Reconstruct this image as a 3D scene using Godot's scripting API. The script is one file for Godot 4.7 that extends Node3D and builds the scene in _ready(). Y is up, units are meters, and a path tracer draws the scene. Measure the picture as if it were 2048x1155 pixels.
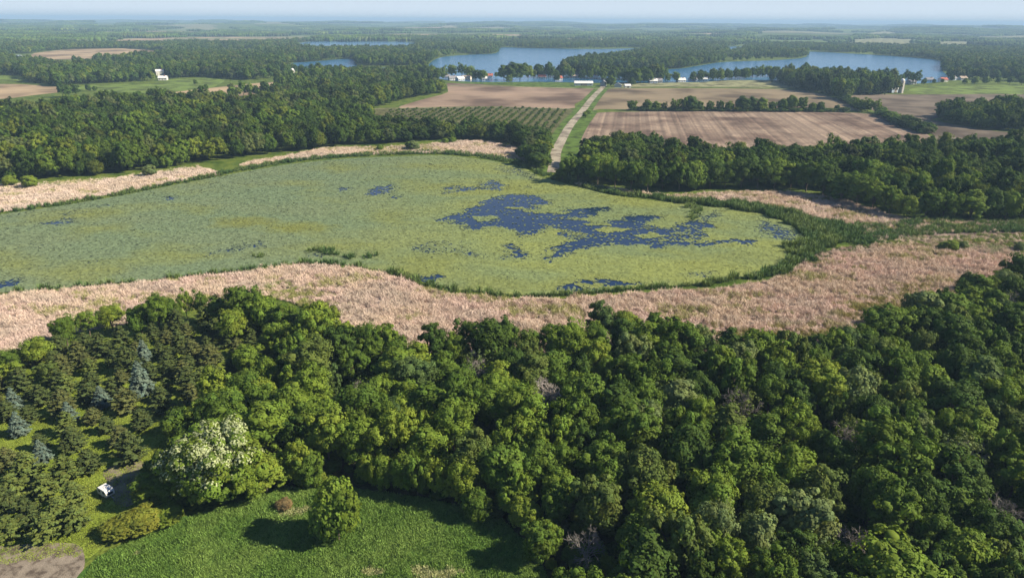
extends Node3D
# A drone's view over a lily-covered pond, reed marsh, woods, ploughed fields and lakes. All positions are metres on the ground; x to the right, -z ahead.

const EYE := 80.0
var rng := RandomNumberGenerator.new()
var hill_noise := FastNoiseLite.new()
var wood_noise := FastNoiseLite.new()
var soft_noise := FastNoiseLite.new()
var counts := {}
var M := {}

# ------------------------------------------------------------------ small helpers
func lin(r: float, g: float, b: float) -> Color:
	return Color(r, g, b).linear_to_srgb()

func poly(a: Array) -> PackedVector2Array:
	var p := PackedVector2Array()
	for i in range(0, a.size(), 2):
		p.append(Vector2(a[i], a[i + 1]))
	return p

func box_of(p: PackedVector2Array) -> Rect2:
	var r := Rect2(p[0], Vector2.ZERO)
	for q in p:
		r = r.expand(q)
	return r

func inside(q: Vector2, p: PackedVector2Array, r: Rect2) -> bool:
	return r.has_point(q) and Geometry2D.is_point_in_polygon(q, p)

func numbered(called: String) -> String:
	var n: int = counts.get(called, 0)
	counts[called] = n + 1
	return called if n == 0 else "%s_%03d" % [called, n]

func tag(o: Node, label: String, category: String, group := "") -> void:
	o.set_meta("label", label)
	o.set_meta("category", category)
	if group:
		o.set_meta("group", group)

func thing(called: String, label: String, category: String, at: Vector3, turn := 0.0, group := "") -> Node3D:
	var o := Node3D.new()
	o.name = numbered(called)
	add_child(o)
	o.position = at
	o.rotation.y = turn
	tag(o, label, category, group)
	return o

func part(called: String, mesh: Mesh, mat: Material, parent: Node = null) -> MeshInstance3D:
	var o := MeshInstance3D.new()
	o.mesh = mesh
	if mat:
		o.material_override = mat
	if parent == null:
		o.name = numbered(called)
		add_child(o)
	else:
		o.name = called
		parent.add_child(o, true)
	return o

func structure(called: String, mesh: Mesh, mat: Material, label: String) -> MeshInstance3D:
	var o := part(called, mesh, mat)
	o.set_meta("kind", "structure")
	o.set_meta("label", label)
	return o

func height(x: float, z: float) -> float:
	var d := sqrt(x * x + z * z)
	var a := smoothstep(2600.0, 8000.0, d)
	return a * (16.0 + 60.0 * hill_noise.get_noise_2d(x, z)) if a > 0.0 else 0.0

func in_view(p: Vector3, margin := 0.0) -> bool:
	var c := cos(0.37044)
	var s := sin(0.37044)
	var y := (p.y - EYE) * c - p.z * s
	var z := (p.y - EYE) * s + p.z * c
	if z > -1.0:
		return false
	var u := p.x / -z
	var v := y / -z
	return absf(u) < 0.74 + margin and absf(v) < 0.4173 + margin

func mat(col: Color, rough := 0.9, tex: Texture2D = null, scale := 1.0) -> StandardMaterial3D:
	var m := StandardMaterial3D.new()
	m.albedo_color = col
	m.roughness = rough
	m.metallic_specular = 0.25
	if tex:
		m.albedo_texture = tex
		m.uv1_triplanar = true
		m.uv1_world_triplanar = true
		m.uv1_scale = Vector3.ONE / scale
	return m

func overlay(m: StandardMaterial3D, tex: Texture2D, scale: float) -> StandardMaterial3D:
	m.detail_enabled = true
	m.detail_albedo = tex
	m.detail_blend_mode = BaseMaterial3D.BLEND_MODE_MUL
	m.detail_uv_layer = BaseMaterial3D.DETAIL_UV_2
	m.uv2_triplanar = true
	m.uv2_world_triplanar = true
	m.uv2_scale = Vector3.ONE / scale
	return m

func noise_image(n: int, freq: float, octaves: int, s: int) -> Image:
	var f := FastNoiseLite.new()
	f.seed = s
	f.noise_type = FastNoiseLite.TYPE_SIMPLEX_SMOOTH
	f.frequency = freq
	f.fractal_octaves = octaves
	f.fractal_gain = 0.6
	return f.get_seamless_image(n, n)

func cloth(n: int, freq: float, octaves: int, s: int, cols: Array) -> ImageTexture:
	var src := noise_image(n, freq, octaves, s)
	var grad := Gradient.new()
	grad.offsets = PackedFloat32Array()
	var offs := PackedFloat32Array()
	var cc := PackedColorArray()
	for i in cols.size():
		offs.append(0.12 + 0.76 * i / (cols.size() - 1.0))
		cc.append(cols[i])
	grad.offsets = offs
	grad.colors = cc
	var im := Image.create(n, n, false, Image.FORMAT_RGB8)
	for y in n:
		for x in n:
			im.set_pixel(x, y, grad.sample(src.get_pixel(x, y).r))
	return ImageTexture.create_from_image(im)

# soil worked in rows: u runs across the rows, v along them
func row_texture(n: int, s: int, lo: Color, hi: Color, streak: float) -> ImageTexture:
	var r := RandomNumberGenerator.new()
	r.seed = s
	var f := FastNoiseLite.new()
	f.seed = s
	f.frequency = 0.035
	f.fractal_octaves = 4
	var im := Image.create(n, n, false, Image.FORMAT_RGB8)
	var grain := noise_image(n, 0.05, 4, s + 3)
	var big := noise_image(n, 0.006, 3, s + 9)
	var col := PackedFloat32Array()
	for x in n:
		var v := 0.5 + 0.6 * f.get_noise_2d(cos(TAU * x / n) * 120.0, sin(TAU * x / n) * 120.0)
		v += 0.05 * sin(TAU * x * 48.0 / n)
		var track := fposmod(x * 12.0 / n, 1.0)
		if track < 0.11:
			v += 0.3 * (0.2 + 0.8 * absf(sin(floorf(x * 12.0 / n) * 2.3)))
		col.append(v)
	for y in n:
		for x in n:
			var wob := clampi(int(grain.get_pixel(x, y).r * 10.0) - 5 + x, 0, n - 1)
			var t := 0.5 + (col[wob] - 0.5) * streak * (0.35 + 1.3 * big.get_pixel(x, y).r) + (grain.get_pixel(x, y).r - 0.5) * 0.5 + (big.get_pixel(x, y).r - 0.5) * 0.3
			im.set_pixel(x, y, lo.lerp(hi, clampf(t, 0.0, 1.0)))
	return ImageTexture.create_from_image(im)

# ------------------------------------------------------------------ mesh collecting
class Bag:
	var v := PackedVector3Array()
	var n := PackedVector3Array()
	var c := PackedColorArray()
	var uv := PackedVector2Array()
	var uv2 := PackedVector2Array()
	var i := PackedInt32Array()

	# quad with front side towards nn
	func quad(p: Vector3, a: Vector3, b: Vector3, nn: Vector3, col: Color) -> void:
		var k := v.size()
		v.append(p - a - b)
		v.append(p + a - b)
		v.append(p + a + b)
		v.append(p - a + b)
		for q in 4:
			n.append(nn)
			c.append(col)
		if a.cross(b).dot(nn) > 0.0:
			i.append_array(PackedInt32Array([k, k + 2, k + 1, k, k + 3, k + 2]))
		else:
			i.append_array(PackedInt32Array([k, k + 1, k + 2, k, k + 2, k + 3]))

	func tri(p0: Vector3, p1: Vector3, p2: Vector3, nn: Vector3, col: Color) -> void:
		var k := v.size()
		v.append(p0)
		v.append(p1)
		v.append(p2)
		for q in 3:
			n.append(nn)
			c.append(col)
		if (p1 - p0).cross(p2 - p0).dot(nn) > 0.0:
			i.append_array(PackedInt32Array([k, k + 2, k + 1]))
		else:
			i.append_array(PackedInt32Array([k, k + 1, k + 2]))

	func flat(p0: Vector3, p1: Vector3, p2: Vector3, out: Vector3, col: Color) -> void:
		var nn := (p1 - p0).cross(p2 - p0).normalized()
		tri(p0, p1, p2, nn if nn.dot(out) > 0.0 else -nn, col)

	func tube(p0: Vector3, p1: Vector3, r0: float, r1: float, sides: int, col: Color) -> void:
		var d := (p1 - p0).normalized()
		var a := d.cross(Vector3(0.31, 0.2, 0.93)).normalized()
		var b := d.cross(a)
		var k := v.size()
		for s in sides:
			var o := a * cos(TAU * s / sides) + b * sin(TAU * s / sides)
			v.append(p0 + o * r0)
			v.append(p1 + o * r1)
			n.append(o)
			n.append(o)
			c.append(col)
			c.append(col)
		for s in sides:
			var t := (s + 1) % sides
			var q0 := k + 2 * s
			var q1 := k + 2 * t
			i.append_array(PackedInt32Array([q0, q1 + 1, q1, q0, q0 + 1, q1 + 1]))

	func box(lo: Vector3, hi: Vector3) -> void:
		var m := (lo + hi) / 2.0
		var h := (hi - lo) / 2.0
		for ax in 3:
			var e := Vector3.ZERO
			e[ax] = 1.0
			var a := Vector3.ZERO
			a[(ax + 1) % 3] = h[(ax + 1) % 3]
			var b := Vector3.ZERO
			b[(ax + 2) % 3] = h[(ax + 2) % 3]
			for s in [-1.0, 1.0]:
				quad(m + e * h[ax] * s, a, b, e * s, Color.WHITE)

	func done() -> ArrayMesh:
		var arr := []
		arr.resize(Mesh.ARRAY_MAX)
		arr[Mesh.ARRAY_VERTEX] = v
		arr[Mesh.ARRAY_NORMAL] = n
		arr[Mesh.ARRAY_COLOR] = c
		if uv.size() == v.size():
			arr[Mesh.ARRAY_TEX_UV] = uv
		if uv2.size() == v.size():
			arr[Mesh.ARRAY_TEX_UV2] = uv2
		arr[Mesh.ARRAY_INDEX] = i
		var m := ArrayMesh.new()
		m.add_surface_from_arrays(Mesh.PRIMITIVE_TRIANGLES, arr)
		return m

func rdir(r: RandomNumberGenerator) -> Vector3:
	var y := r.randf_range(-1.0, 1.0)
	var a := r.randf() * TAU
	var q := sqrt(1.0 - y * y)
	return Vector3(q * cos(a), y, q * sin(a))

# ------------------------------------------------------------------ trees
const ICO_T := 1.618034
func ball(bag: Bag, c: Vector3, r: float, rg: RandomNumberGenerator, col: Color) -> void:
	var pts := [Vector3(-1, ICO_T, 0), Vector3(1, ICO_T, 0), Vector3(-1, -ICO_T, 0), Vector3(1, -ICO_T, 0), Vector3(0, -1, ICO_T), Vector3(0, 1, ICO_T), Vector3(0, -1, -ICO_T), Vector3(0, 1, -ICO_T), Vector3(ICO_T, 0, -1), Vector3(ICO_T, 0, 1), Vector3(-ICO_T, 0, -1), Vector3(-ICO_T, 0, 1)]
	var turn := Basis(rdir(rg), rg.randf() * TAU)
	var k := bag.v.size()
	for p in pts:
		var d: Vector3 = turn * p.normalized()
		bag.v.append(c + d * r * rg.randf_range(0.8, 1.15))
		bag.n.append(d)
		bag.c.append(col)
	for f in [[0, 11, 5], [0, 5, 1], [0, 1, 7], [0, 7, 10], [0, 10, 11], [1, 5, 9], [5, 11, 4], [11, 10, 2], [10, 7, 6], [7, 1, 8], [3, 9, 4], [3, 4, 2], [3, 2, 6], [3, 6, 8], [3, 8, 9], [4, 9, 5], [2, 4, 11], [6, 2, 10], [8, 6, 7], [9, 8, 1]]:
		bag.i.append_array(PackedInt32Array([k + f[0], k + f[2], k + f[1]]))

# crown of leaf sprays gathered on boughs; returns [crown bag, bough ends]
func crown(s: int, tall: float, wide: float, low: float, boughs: int, bough_r: float, sprays: int, spray: float, top_heavy := 0.0, cores := true) -> Array:
	var r := RandomNumberGenerator.new()
	r.seed = s
	var f := FastNoiseLite.new()
	f.seed = s
	f.frequency = 0.9
	var bag := Bag.new()
	var ends := []
	var half := (tall - low) / 2.0
	var mid := Vector3(0, low + half, 0)
	for i in boughs:
		var y := 1.0 - 1.75 * (i + r.randf()) / boughs
		var a := i * 2.39996 + r.randf_range(-0.7, 0.7)
		var q := sqrt(maxf(0.0, 1.0 - y * y))
		var d := Vector3(q * cos(a), y, q * sin(a))
		var e := 0.84 + 0.8 * f.get_noise_3dv(d * 1.3)
		if y > 0:
			e += top_heavy * 0.08
		var depth := 1.0 if r.randf() < 0.75 else r.randf_range(0.5, 0.85)
		var rr := bough_r * r.randf_range(0.6, 1.35)
		var c := mid + Vector3(d.x * (wide - rr * 0.7), d.y * (half - rr * 0.7), d.z * (wide - rr * 0.7)) * e * depth
		ends.append(c)
		var tint := r.randf_range(0.66, 0.92)
		var warm := r.randf_range(-0.05, 0.09)
		if cores:
			ball(bag, c, rr * 0.55, r, Color(tint + warm, tint, tint - warm))
		var subs := 7 if sprays > 60 else 4 if sprays > 12 else 2
		for j in subs:
			var so := rdir(r)
			if so.dot(d) < -0.3 or so.y < -0.5:
				so = -so
			var sc := c + so * rr * r.randf_range(0.55, 0.95) * Vector3(1, 0.85, 1)
			var sr := rr * r.randf_range(0.32, 0.56)
			var st := tint * r.randf_range(0.88, 1.12)
			for k in maxi(1, sprays / subs):
				var o := rdir(r)
				if o.dot(so) < -0.4:
					o = -o
				var p := sc + o * sr * r.randf_range(0.75, 1.15)
				var nn := (o + so * 0.4 + rdir(r) * 0.6 + Vector3(0, 0.3, 0)).normalized()
				var u := nn.cross(rdir(r)).normalized()
				var w := nn.cross(u)
				var size := spray * r.randf_range(0.55, 1.25)
				var t := clampf(st * r.randf_range(0.82, 1.18), 0.0, 1.0)
				var shade := (nn * 0.7 + (o + so) * 0.3).normalized()
				if shade.dot(nn) < 0.1:
					shade = nn
				bag.quad(p, u * size * 0.5, w * size * r.randf_range(0.3, 0.5), shade, Color(clampf(t + warm, 0, 1), t, clampf(t - warm, 0, 1)))
	return [bag, ends]

func trunk_mesh(s: int, ends: Array, low: float, thick: float, limbs: int) -> ArrayMesh:
	var r := RandomNumberGenerator.new()
	r.seed = s
	var b := Bag.new()
	var fork := Vector3(r.randf_range(-0.2, 0.2), low * 0.9 + 0.8, r.randf_range(-0.2, 0.2))
	b.tube(Vector3(0, -0.4, 0), Vector3(0, 0.5, 0), thick * 1.5, thick, 8, Color.WHITE)
	b.tube(Vector3(0, 0.5, 0), fork, thick, thick * 0.8, 8, Color.WHITE)
	for i in mini(limbs, ends.size()):
		var e: Vector3 = ends[(i * 7) % ends.size()]
		var m := fork.lerp(e, 0.5) + Vector3(0, 0.4, 0)
		b.tube(fork, m, thick * 0.5, thick * 0.3, 6, Color.WHITE)
		b.tube(m, e, thick * 0.3, thick * 0.08, 5, Color.WHITE)
	return b.done()

func needle_crown(s: int, tall: float, wide: float, step: float, arms: int, tight: float, tip_up: float) -> ArrayMesh:
	var r := RandomNumberGenerator.new()
	r.seed = s
	var b := Bag.new()
	var y := tall * 0.1
	var phase := 0.0
	while y < tall - 0.1:
		var t := y / tall
		var reach := wide * pow(1.0 - t, tight) * (0.35 + minf(1.0, t * 5.0) * 0.65)
		phase += 0.7
		for k in arms:
			if r.randf() < 0.12:
				continue
			var a := phase + TAU * k / arms + r.randf_range(-0.3, 0.3)
			var out := Vector3(cos(a), 0, sin(a))
			var side := Vector3(-sin(a), 0, cos(a))
			var l := reach * r.randf_range(0.6, 1.15)
			var tint := r.randf_range(0.6, 0.95)
			var warm := r.randf_range(-0.05, 0.08)
			var n := int(l / 0.3) + 1
			for j in n:
				var q := (j + 0.6) / n
				var c := Vector3(0, y + r.randf_range(-0.12, 0.12), 0) + out * l * q + Vector3(0, tip_up * q * q * l, 0)
				for m in 5:
					var sp := side * r.randf_range(-1, 1) * 0.34 * (1.25 - q) * minf(l, 1.6)
					var nn := (Vector3(0, 1, 0) + out * 0.6 + rdir(r) * 0.7).normalized()
					var ax := (out + side * r.randf_range(-0.9, 0.9) + Vector3(0, r.randf_range(-0.1, 0.5), 0)).normalized()
					ax = (ax - nn * ax.dot(nn)).normalized()
					var tt := clampf(tint * r.randf_range(0.75, 1.25), 0, 1)
					b.quad(c + sp + rdir(r) * 0.08, ax * r.randf_range(0.2, 0.34), nn.cross(ax) * r.randf_range(0.08, 0.15), nn, Color(clampf(tt + warm, 0, 1), tt, clampf(tt - warm, 0, 1)))
		y += step * r.randf_range(0.8, 1.2)
	for m in 10:
		var nn := rdir(r)
		nn.y = absf(nn.y) * 0.4
		nn = nn.normalized()
		b.quad(Vector3(0, tall - r.randf() * 0.7, 0), Vector3(0, 0.28, 0), nn.cross(Vector3.UP).normalized() * 0.1, nn, Color(0.8, 0.8, 0.8))
	return b.done()

func grow(b: Bag, twigs: Bag, r: RandomNumberGenerator, p: Vector3, d: Vector3, l: float, w: float, level: int) -> void:
	var e := p + d * l
	(b if level > 1 else twigs).tube(p, e, w, w * 0.65, 6 if level > 2 else 4, Color.WHITE)
	if level == 0:
		return
	var kids := 3 if level > 1 else 4
	for k in kids:
		var dd := (d + rdir(r) * 0.95 + Vector3(0, 0.12, 0)).normalized()
		grow(b, twigs, r, p.lerp(e, r.randf_range(0.55, 1.0)), dd, l * r.randf_range(0.6, 0.85), w * 0.7, level - 1)

func bare(s: int, tall: float, at: Vector3, label: String, m: Material, leaf: Material = null, leaf_amount := 0) -> Node3D:
	var r := RandomNumberGenerator.new()
	r.seed = s
	var b := Bag.new()
	b.tube(Vector3(0, -0.4, 0), Vector3(0, tall * 0.32, 0), tall * 0.026, tall * 0.021, 8, Color.WHITE)
	var o := thing("bare_tree", label, "bare tree", at)
	part("trunk", b.done(), m, o)
	for k in 5:
		var a := k * 1.26 + r.randf()
		var up := r.randf_range(0.6, 1.6)
		var limb := Bag.new()
		grow(limb, limb, r, Vector3(0, tall * r.randf_range(0.2, 0.31), 0), Vector3(cos(a) * 0.6, up, sin(a) * 0.6).normalized(), tall * r.randf_range(0.16, 0.27), tall * 0.0125, 4)
		part("limb", limb.done(), m, o)
	if leaf:
		var c: Array = crown(s, tall * 1.0, tall * 0.36, tall * 0.3, 40, 0.9, leaf_amount, 0.26, 0.0, false)
		part("foliage", (c[0] as Bag).done(), leaf, o)
	return o

# ------------------------------------------------------------------ scattering
func placed(at: Vector3, turn: float, size: Vector3) -> Transform3D:
	return Transform3D(Basis(Vector3.UP, turn).scaled_local(size), at)

func scatter(called: String, mesh: Mesh, m: Material, where: Array, cols: Array, parent: Node = null) -> MultiMeshInstance3D:
	var mm := MultiMesh.new()
	mm.transform_format = MultiMesh.TRANSFORM_3D
	mm.use_colors = true
	mm.mesh = mesh
	mm.instance_count = where.size()
	for i in where.size():
		mm.set_instance_transform(i, where[i])
		mm.set_instance_color(i, cols[i])
	var o := MultiMeshInstance3D.new()
	o.multimesh = mm
	o.material_override = m
	o.set_meta("kind", "stuff")
	if parent == null:
		o.name = numbered(called)
		add_child(o)
	else:
		o.name = called
		parent.add_child(o, true)
	return o

func stuff_root(called: String, label: String) -> Node3D:
	var o := Node3D.new()
	o.name = numbered(called)
	add_child(o)
	o.set_meta("kind", "stuff")
	o.set_meta("label", label)
	return o

func dots(p: PackedVector2Array, spacing: float, jitter := 0.9) -> Array:
	var r := box_of(p)
	var out := []
	var z := r.position.y
	var odd := 0.0
	while z < r.end.y:
		var x := r.position.x + odd
		while x < r.end.x:
			var q := Vector2(x + rng.randf_range(-0.5, 0.5) * spacing * jitter, z + rng.randf_range(-0.5, 0.5) * spacing * jitter)
			if inside(q, p, r):
				out.append(q)
			x += spacing
		z += spacing * 0.87
		odd = spacing * 0.5 - odd
	return out

func tuft(s: int, blades: int, spread: float, tall: float, wide: float, lean: Vector3) -> ArrayMesh:
	var r := RandomNumberGenerator.new()
	r.seed = s
	var b := Bag.new()
	for i in blades:
		var a := r.randf() * TAU
		var q := sqrt(r.randf()) * spread
		var p := Vector3(cos(a) * q, -0.05, sin(a) * q)
		var h := tall * r.randf_range(0.55, 1.1)
		var e := p + Vector3(0, h, 0) + lean * h * r.randf_range(0.5, 1.3) + rdir(r) * h * 0.55
		var side := Vector3(cos(a + 1.3), 0, sin(a + 1.3)) * wide * r.randf_range(0.6, 1.2)
		var nn := side.cross(e - p).normalized()
		if nn.y < 0:
			nn = -nn
		nn = (nn + Vector3(0, 0.7, 0)).normalized()
		var t := r.randf_range(0.62, 1.0)
		var col := Color(t, t * r.randf_range(0.93, 1.0), t * r.randf_range(0.88, 1.0))
		b.tri(p - side * 0.5, p + side * 0.5, e + side * 0.5, nn, col)
		b.tri(p - side * 0.5, e + side * 0.5, e - side * 0.3, nn, col)
	return b.done()

# ------------------------------------------------------------------ sheets on the ground
func sheet(p: PackedVector2Array, y: float, turn := 0.0, unit := 64.0, far := false) -> ArrayMesh:
	var b := Bag.new()
	for q in p:
		b.v.append(Vector3(q.x, (height(q.x, q.y) if far else 0.0) + y, q.y))
		b.n.append(Vector3.UP)
		b.c.append(Color.WHITE)
		var u := q.rotated(turn)
		b.uv.append(u / unit)
		b.uv2.append(q / 330.0)
	var t := Geometry2D.triangulate_polygon(p)
	for k in range(0, t.size(), 3):
		var a := b.v[t[k]]
		var up := (b.v[t[k + 1]] - a).cross(b.v[t[k + 2]] - a).y
		b.i.append_array(PackedInt32Array([t[k], t[k + 2], t[k + 1]] if up > 0 else [t[k], t[k + 1], t[k + 2]]))
	return b.done()

func smooth(p: PackedVector2Array, closed: bool, n: int) -> PackedVector2Array:
	var out := PackedVector2Array()
	var c := p.size()
	for i in (c if closed else c - 1):
		var a := p[(i - 1 + c) % c] if closed or i > 0 else p[i]
		var d := p[(i + 2) % c] if closed or i < c - 2 else p[i + 1]
		for k in n:
			out.append(p[i].cubic_interpolate(p[(i + 1) % c], a, d, float(k) / n))
	if not closed:
		out.append(p[c - 1])
	return out

func ribbon(line: PackedVector2Array, half: float, y: float, offset := 0.0, crown_up := 0.0) -> ArrayMesh:
	var b := Bag.new()
	var run := 0.0
	for k in line.size():
		var d := (line[mini(k + 1, line.size() - 1)] - line[maxi(k - 1, 0)]).normalized()
		var s := Vector2(-d.y, d.x)
		if k:
			run += line[k].distance_to(line[k - 1])
		for j in 3:
			var q := line[k] + s * (offset + half * (j - 1))
			b.v.append(Vector3(q.x, y + (crown_up if j == 1 else 0.0), q.y))
			b.n.append(Vector3.UP)
			b.c.append(Color.WHITE)
			b.uv.append(Vector2(j * half / 8.0, run / 16.0))
		if k:
			for j in 2:
				var a := (k - 1) * 3 + j
				var e := a + 3
				var up := (b.v[a + 1] - b.v[a]).cross(b.v[e] - b.v[a]).y
				b.i.append_array(PackedInt32Array([a, e, a + 1, a + 1, e, e + 1] if up > 0 else [a, a + 1, e, a + 1, e + 1, e]))
	return b.done()

# ------------------------------------------------------------------ buildings
func boxes(list: Array) -> ArrayMesh:
	var b := Bag.new()
	for q in list:
		b.box(q[0], q[1])
	return b.done()

func gable(w: float, d: float, eave: float, rise: float, over: float) -> ArrayMesh:
	var b := Bag.new()
	var hw := w / 2 + over
	var hd := d / 2 + over
	var drop := rise / (d / 2) * over
	var th := 0.22
	for s in [-1.0, 1.0]:
		var e0 := Vector3(-hw, eave - drop, hd * s)
		var e1 := Vector3(hw, eave - drop, hd * s)
		var r0 := Vector3(-hw, eave + rise, 0)
		var r1 := Vector3(hw, eave + rise, 0)
		var up := Vector3(0, th, 0)
		var o := Vector3(0, 1, s * 0.5)
		b.flat(e0 + up, e1 + up, r1 + up, o, Color.WHITE)
		b.flat(e0 + up, r1 + up, r0 + up, o, Color.WHITE)
		b.flat(e0, e1, r1, -o, Color.WHITE)
		b.flat(e0, r1, r0, -o, Color.WHITE)
		b.flat(e0, e1, e1 + up, Vector3(0, 0, s), Color.WHITE)
		b.flat(e0, e1 + up, e0 + up, Vector3(0, 0, s), Color.WHITE)
		for q in [[e0, r0, -1.0], [e1, r1, 1.0]]:
			b.flat(q[0], q[1], q[1] + up, Vector3(q[2], 0, 0), Color.WHITE)
			b.flat(q[0], q[1] + up, q[0] + up, Vector3(q[2], 0, 0), Color.WHITE)
	return b.done()

func walls(w: float, d: float, eave: float, rise: float) -> ArrayMesh:
	var b := Bag.new()
	b.box(Vector3(-w / 2, -0.3, -d / 2), Vector3(w / 2, eave, d / 2))
	for s in [-1.0, 1.0]:
		b.flat(Vector3(s * w / 2, eave, -d / 2), Vector3(s * w / 2, eave, d / 2), Vector3(s * w / 2, eave + rise - 0.02, 0), Vector3(s, 0, 0), Color.WHITE)
	return b.done()

func building(called: String, label: String, category: String, at: Vector3, turn: float, w: float, d: float, eave: float, rise: float, wall_mat: Material, roof_mat: Material, windows: int, big_door := false, chimney := false, group := "") -> Node3D:
	var o := thing(called, label, category, at, turn, group)
	part("wall", walls(w, d, eave, rise), wall_mat, o)
	var rf := part("roof", gable(w, d, eave, rise, 0.45), roof_mat, o)
	if chimney:
		part("chimney", boxes([[Vector3(w * 0.2, eave, 0.3), Vector3(w * 0.2 + 0.8, eave + rise + 1.0, 1.1)]]), M.brick, rf)
	for s in [-1.0, 1.0]:
		for k in windows:
			var x := w * ((k + 0.5) / windows - 0.5)
			if s > 0 and windows > 1 and k == windows / 2:
				continue
			var z: float = s * d / 2
			var win := part("window", boxes([[Vector3(x - 0.75, 1.0, minf(z, z + s * 0.06)), Vector3(x + 0.75, 2.3, maxf(z, z + s * 0.06))]]), M.trim, o)
			part("pane", boxes([[Vector3(x - 0.62, 1.12, minf(z + s * 0.03, z + s * 0.09)), Vector3(x + 0.62, 2.18, maxf(z + s * 0.03, z + s * 0.09))]]), M.glass, win)
	var dw := w * 0.18 if big_door else 0.5
	var dh := eave * 0.82 if big_door else 2.1
	part("door", boxes([[Vector3(-dw, 0.0, d / 2 - 0.02), Vector3(dw, dh, d / 2 + 0.08)]]), M.door, o)
	return o

# ------------------------------------------------------------------ labels for trees of the woods
const NTH := ["nearest", "second nearest", "third nearest", "fourth nearest", "fifth nearest", "sixth nearest", "seventh nearest", "eighth nearest", "ninth nearest", "tenth nearest", "eleventh nearest", "twelfth nearest", "thirteenth nearest", "fourteenth nearest", "fifteenth nearest", "sixteenth nearest", "seventeenth nearest", "eighteenth nearest", "nineteenth nearest", "twentieth nearest"]
func give_labels(list: Array, marks: Array, group: String, category: String) -> void:
	# list: [node, look]; marks: [name, Vector3]
	var by := {}
	for q in list:
		var o: Node3D = q[0]
		var best := 0
		for k in marks.size():
			if o.position.distance_to(marks[k][1]) < o.position.distance_to(marks[best][1]):
				best = k
		var d: Vector3 = o.position - marks[best][1]
		var where := ("right of " if d.x > 0 else "left of ") if absf(d.x) > absf(d.z) else ("behind " if d.z < 0 else "in front of ")
		var key: String = q[1] + "|" + where + marks[best][0]
		if not by.has(key):
			by[key] = []
		by[key].append([d.length(), o, q[1], where + marks[best][0]])
	for key in by:
		var rows: Array = by[key]
		rows.sort_custom(func(a, b): return a[0] < b[0])
		for k in rows.size():
			var nth: String = NTH[mini(k, NTH.size() - 1)]
			tag(rows[k][1], "%s, %s %s" % [rows[k][2], nth, rows[k][3]] if rows.size() > 1 else "%s %s" % [rows[k][2], rows[k][3]], category, group)

# ================================================================== the scene
func _ready() -> void:
	rng.seed = 20240607
	hill_noise.seed = 5
	hill_noise.frequency = 0.00042
	hill_noise.fractal_octaves = 3
	wood_noise.seed = 11
	wood_noise.frequency = 0.0022
	wood_noise.fractal_octaves = 3
	soft_noise.seed = 3
	soft_noise.frequency = 0.03
	soft_noise.fractal_octaves = 4
	setup_view()
	setup_materials()
	build_ground()
	build_pond()
	build_fields()
	build_marsh()
	build_templates()
	build_front_wood()
	build_plantation()
	build_middle_woods()
	build_far_country()
	build_buildings()
	build_small_things()

func setup_view() -> void:
	var cam := Camera3D.new()
	cam.name = "camera"
	add_child(cam)
	cam.fov = 45.3
	cam.near = 0.5
	cam.far = 40000.0
	cam.transform = Transform3D(Basis(Vector3.RIGHT, -0.37044) * Basis(Vector3.BACK, 0.0063), Vector3(0, EYE, 0))
	cam.current = true
	var sky_mat := ProceduralSkyMaterial.new()
	sky_mat.sky_top_color = Color(0.24, 0.33, 0.47)
	sky_mat.sky_horizon_color = Color(0.635, 0.675, 0.71)
	sky_mat.sky_curve = 0.10
	sky_mat.ground_horizon_color = Color(0.48, 0.52, 0.55)
	sky_mat.ground_bottom_color = Color(0.20, 0.24, 0.16)
	sky_mat.sun_angle_max = 12.0
	sky_mat.sky_energy_multiplier = 1.0
	var env := Environment.new()
	env.background_mode = Environment.BG_SKY
	env.sky = Sky.new()
	env.sky.sky_material = sky_mat
	env.background_energy_multiplier = 1.0
	env.tonemap_mode = Environment.TONE_MAPPER_LINEAR
	env.tonemap_exposure = 2.1
	env.sdfgi_enabled = true
	env.ssao_enabled = true
	env.ssil_enabled = true
	env.fog_enabled = true
	env.fog_density = 0.00013
	env.fog_light_color = Color(0.66, 0.80, 0.94)
	var we := WorldEnvironment.new()
	we.name = "world_environment"
	we.environment = env
	add_child(we)
	var sun := DirectionalLight3D.new()
	sun.name = "sun"
	add_child(sun)
	var up := deg_to_rad(36.0)
	var to_sun := Vector3(cos(up) * cos(0.12), sin(up), cos(up) * sin(0.12))
	sun.look_at_from_position(to_sun * 100.0, Vector3.ZERO, Vector3.UP)
	sun.light_energy = 1.6
	sun.light_color = Color(1.0, 0.945, 0.84)
	sun.light_angular_distance = 0.5
	sun.shadow_enabled = true

func leaf(r: float, g: float, b: float, through := 0.8) -> StandardMaterial3D:
	var m := mat(lin(r, g, b), 0.75)
	m.vertex_color_use_as_albedo = true
	m.backlight_enabled = true
	m.backlight = Color(through, through, through * 0.55)
	return m

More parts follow.
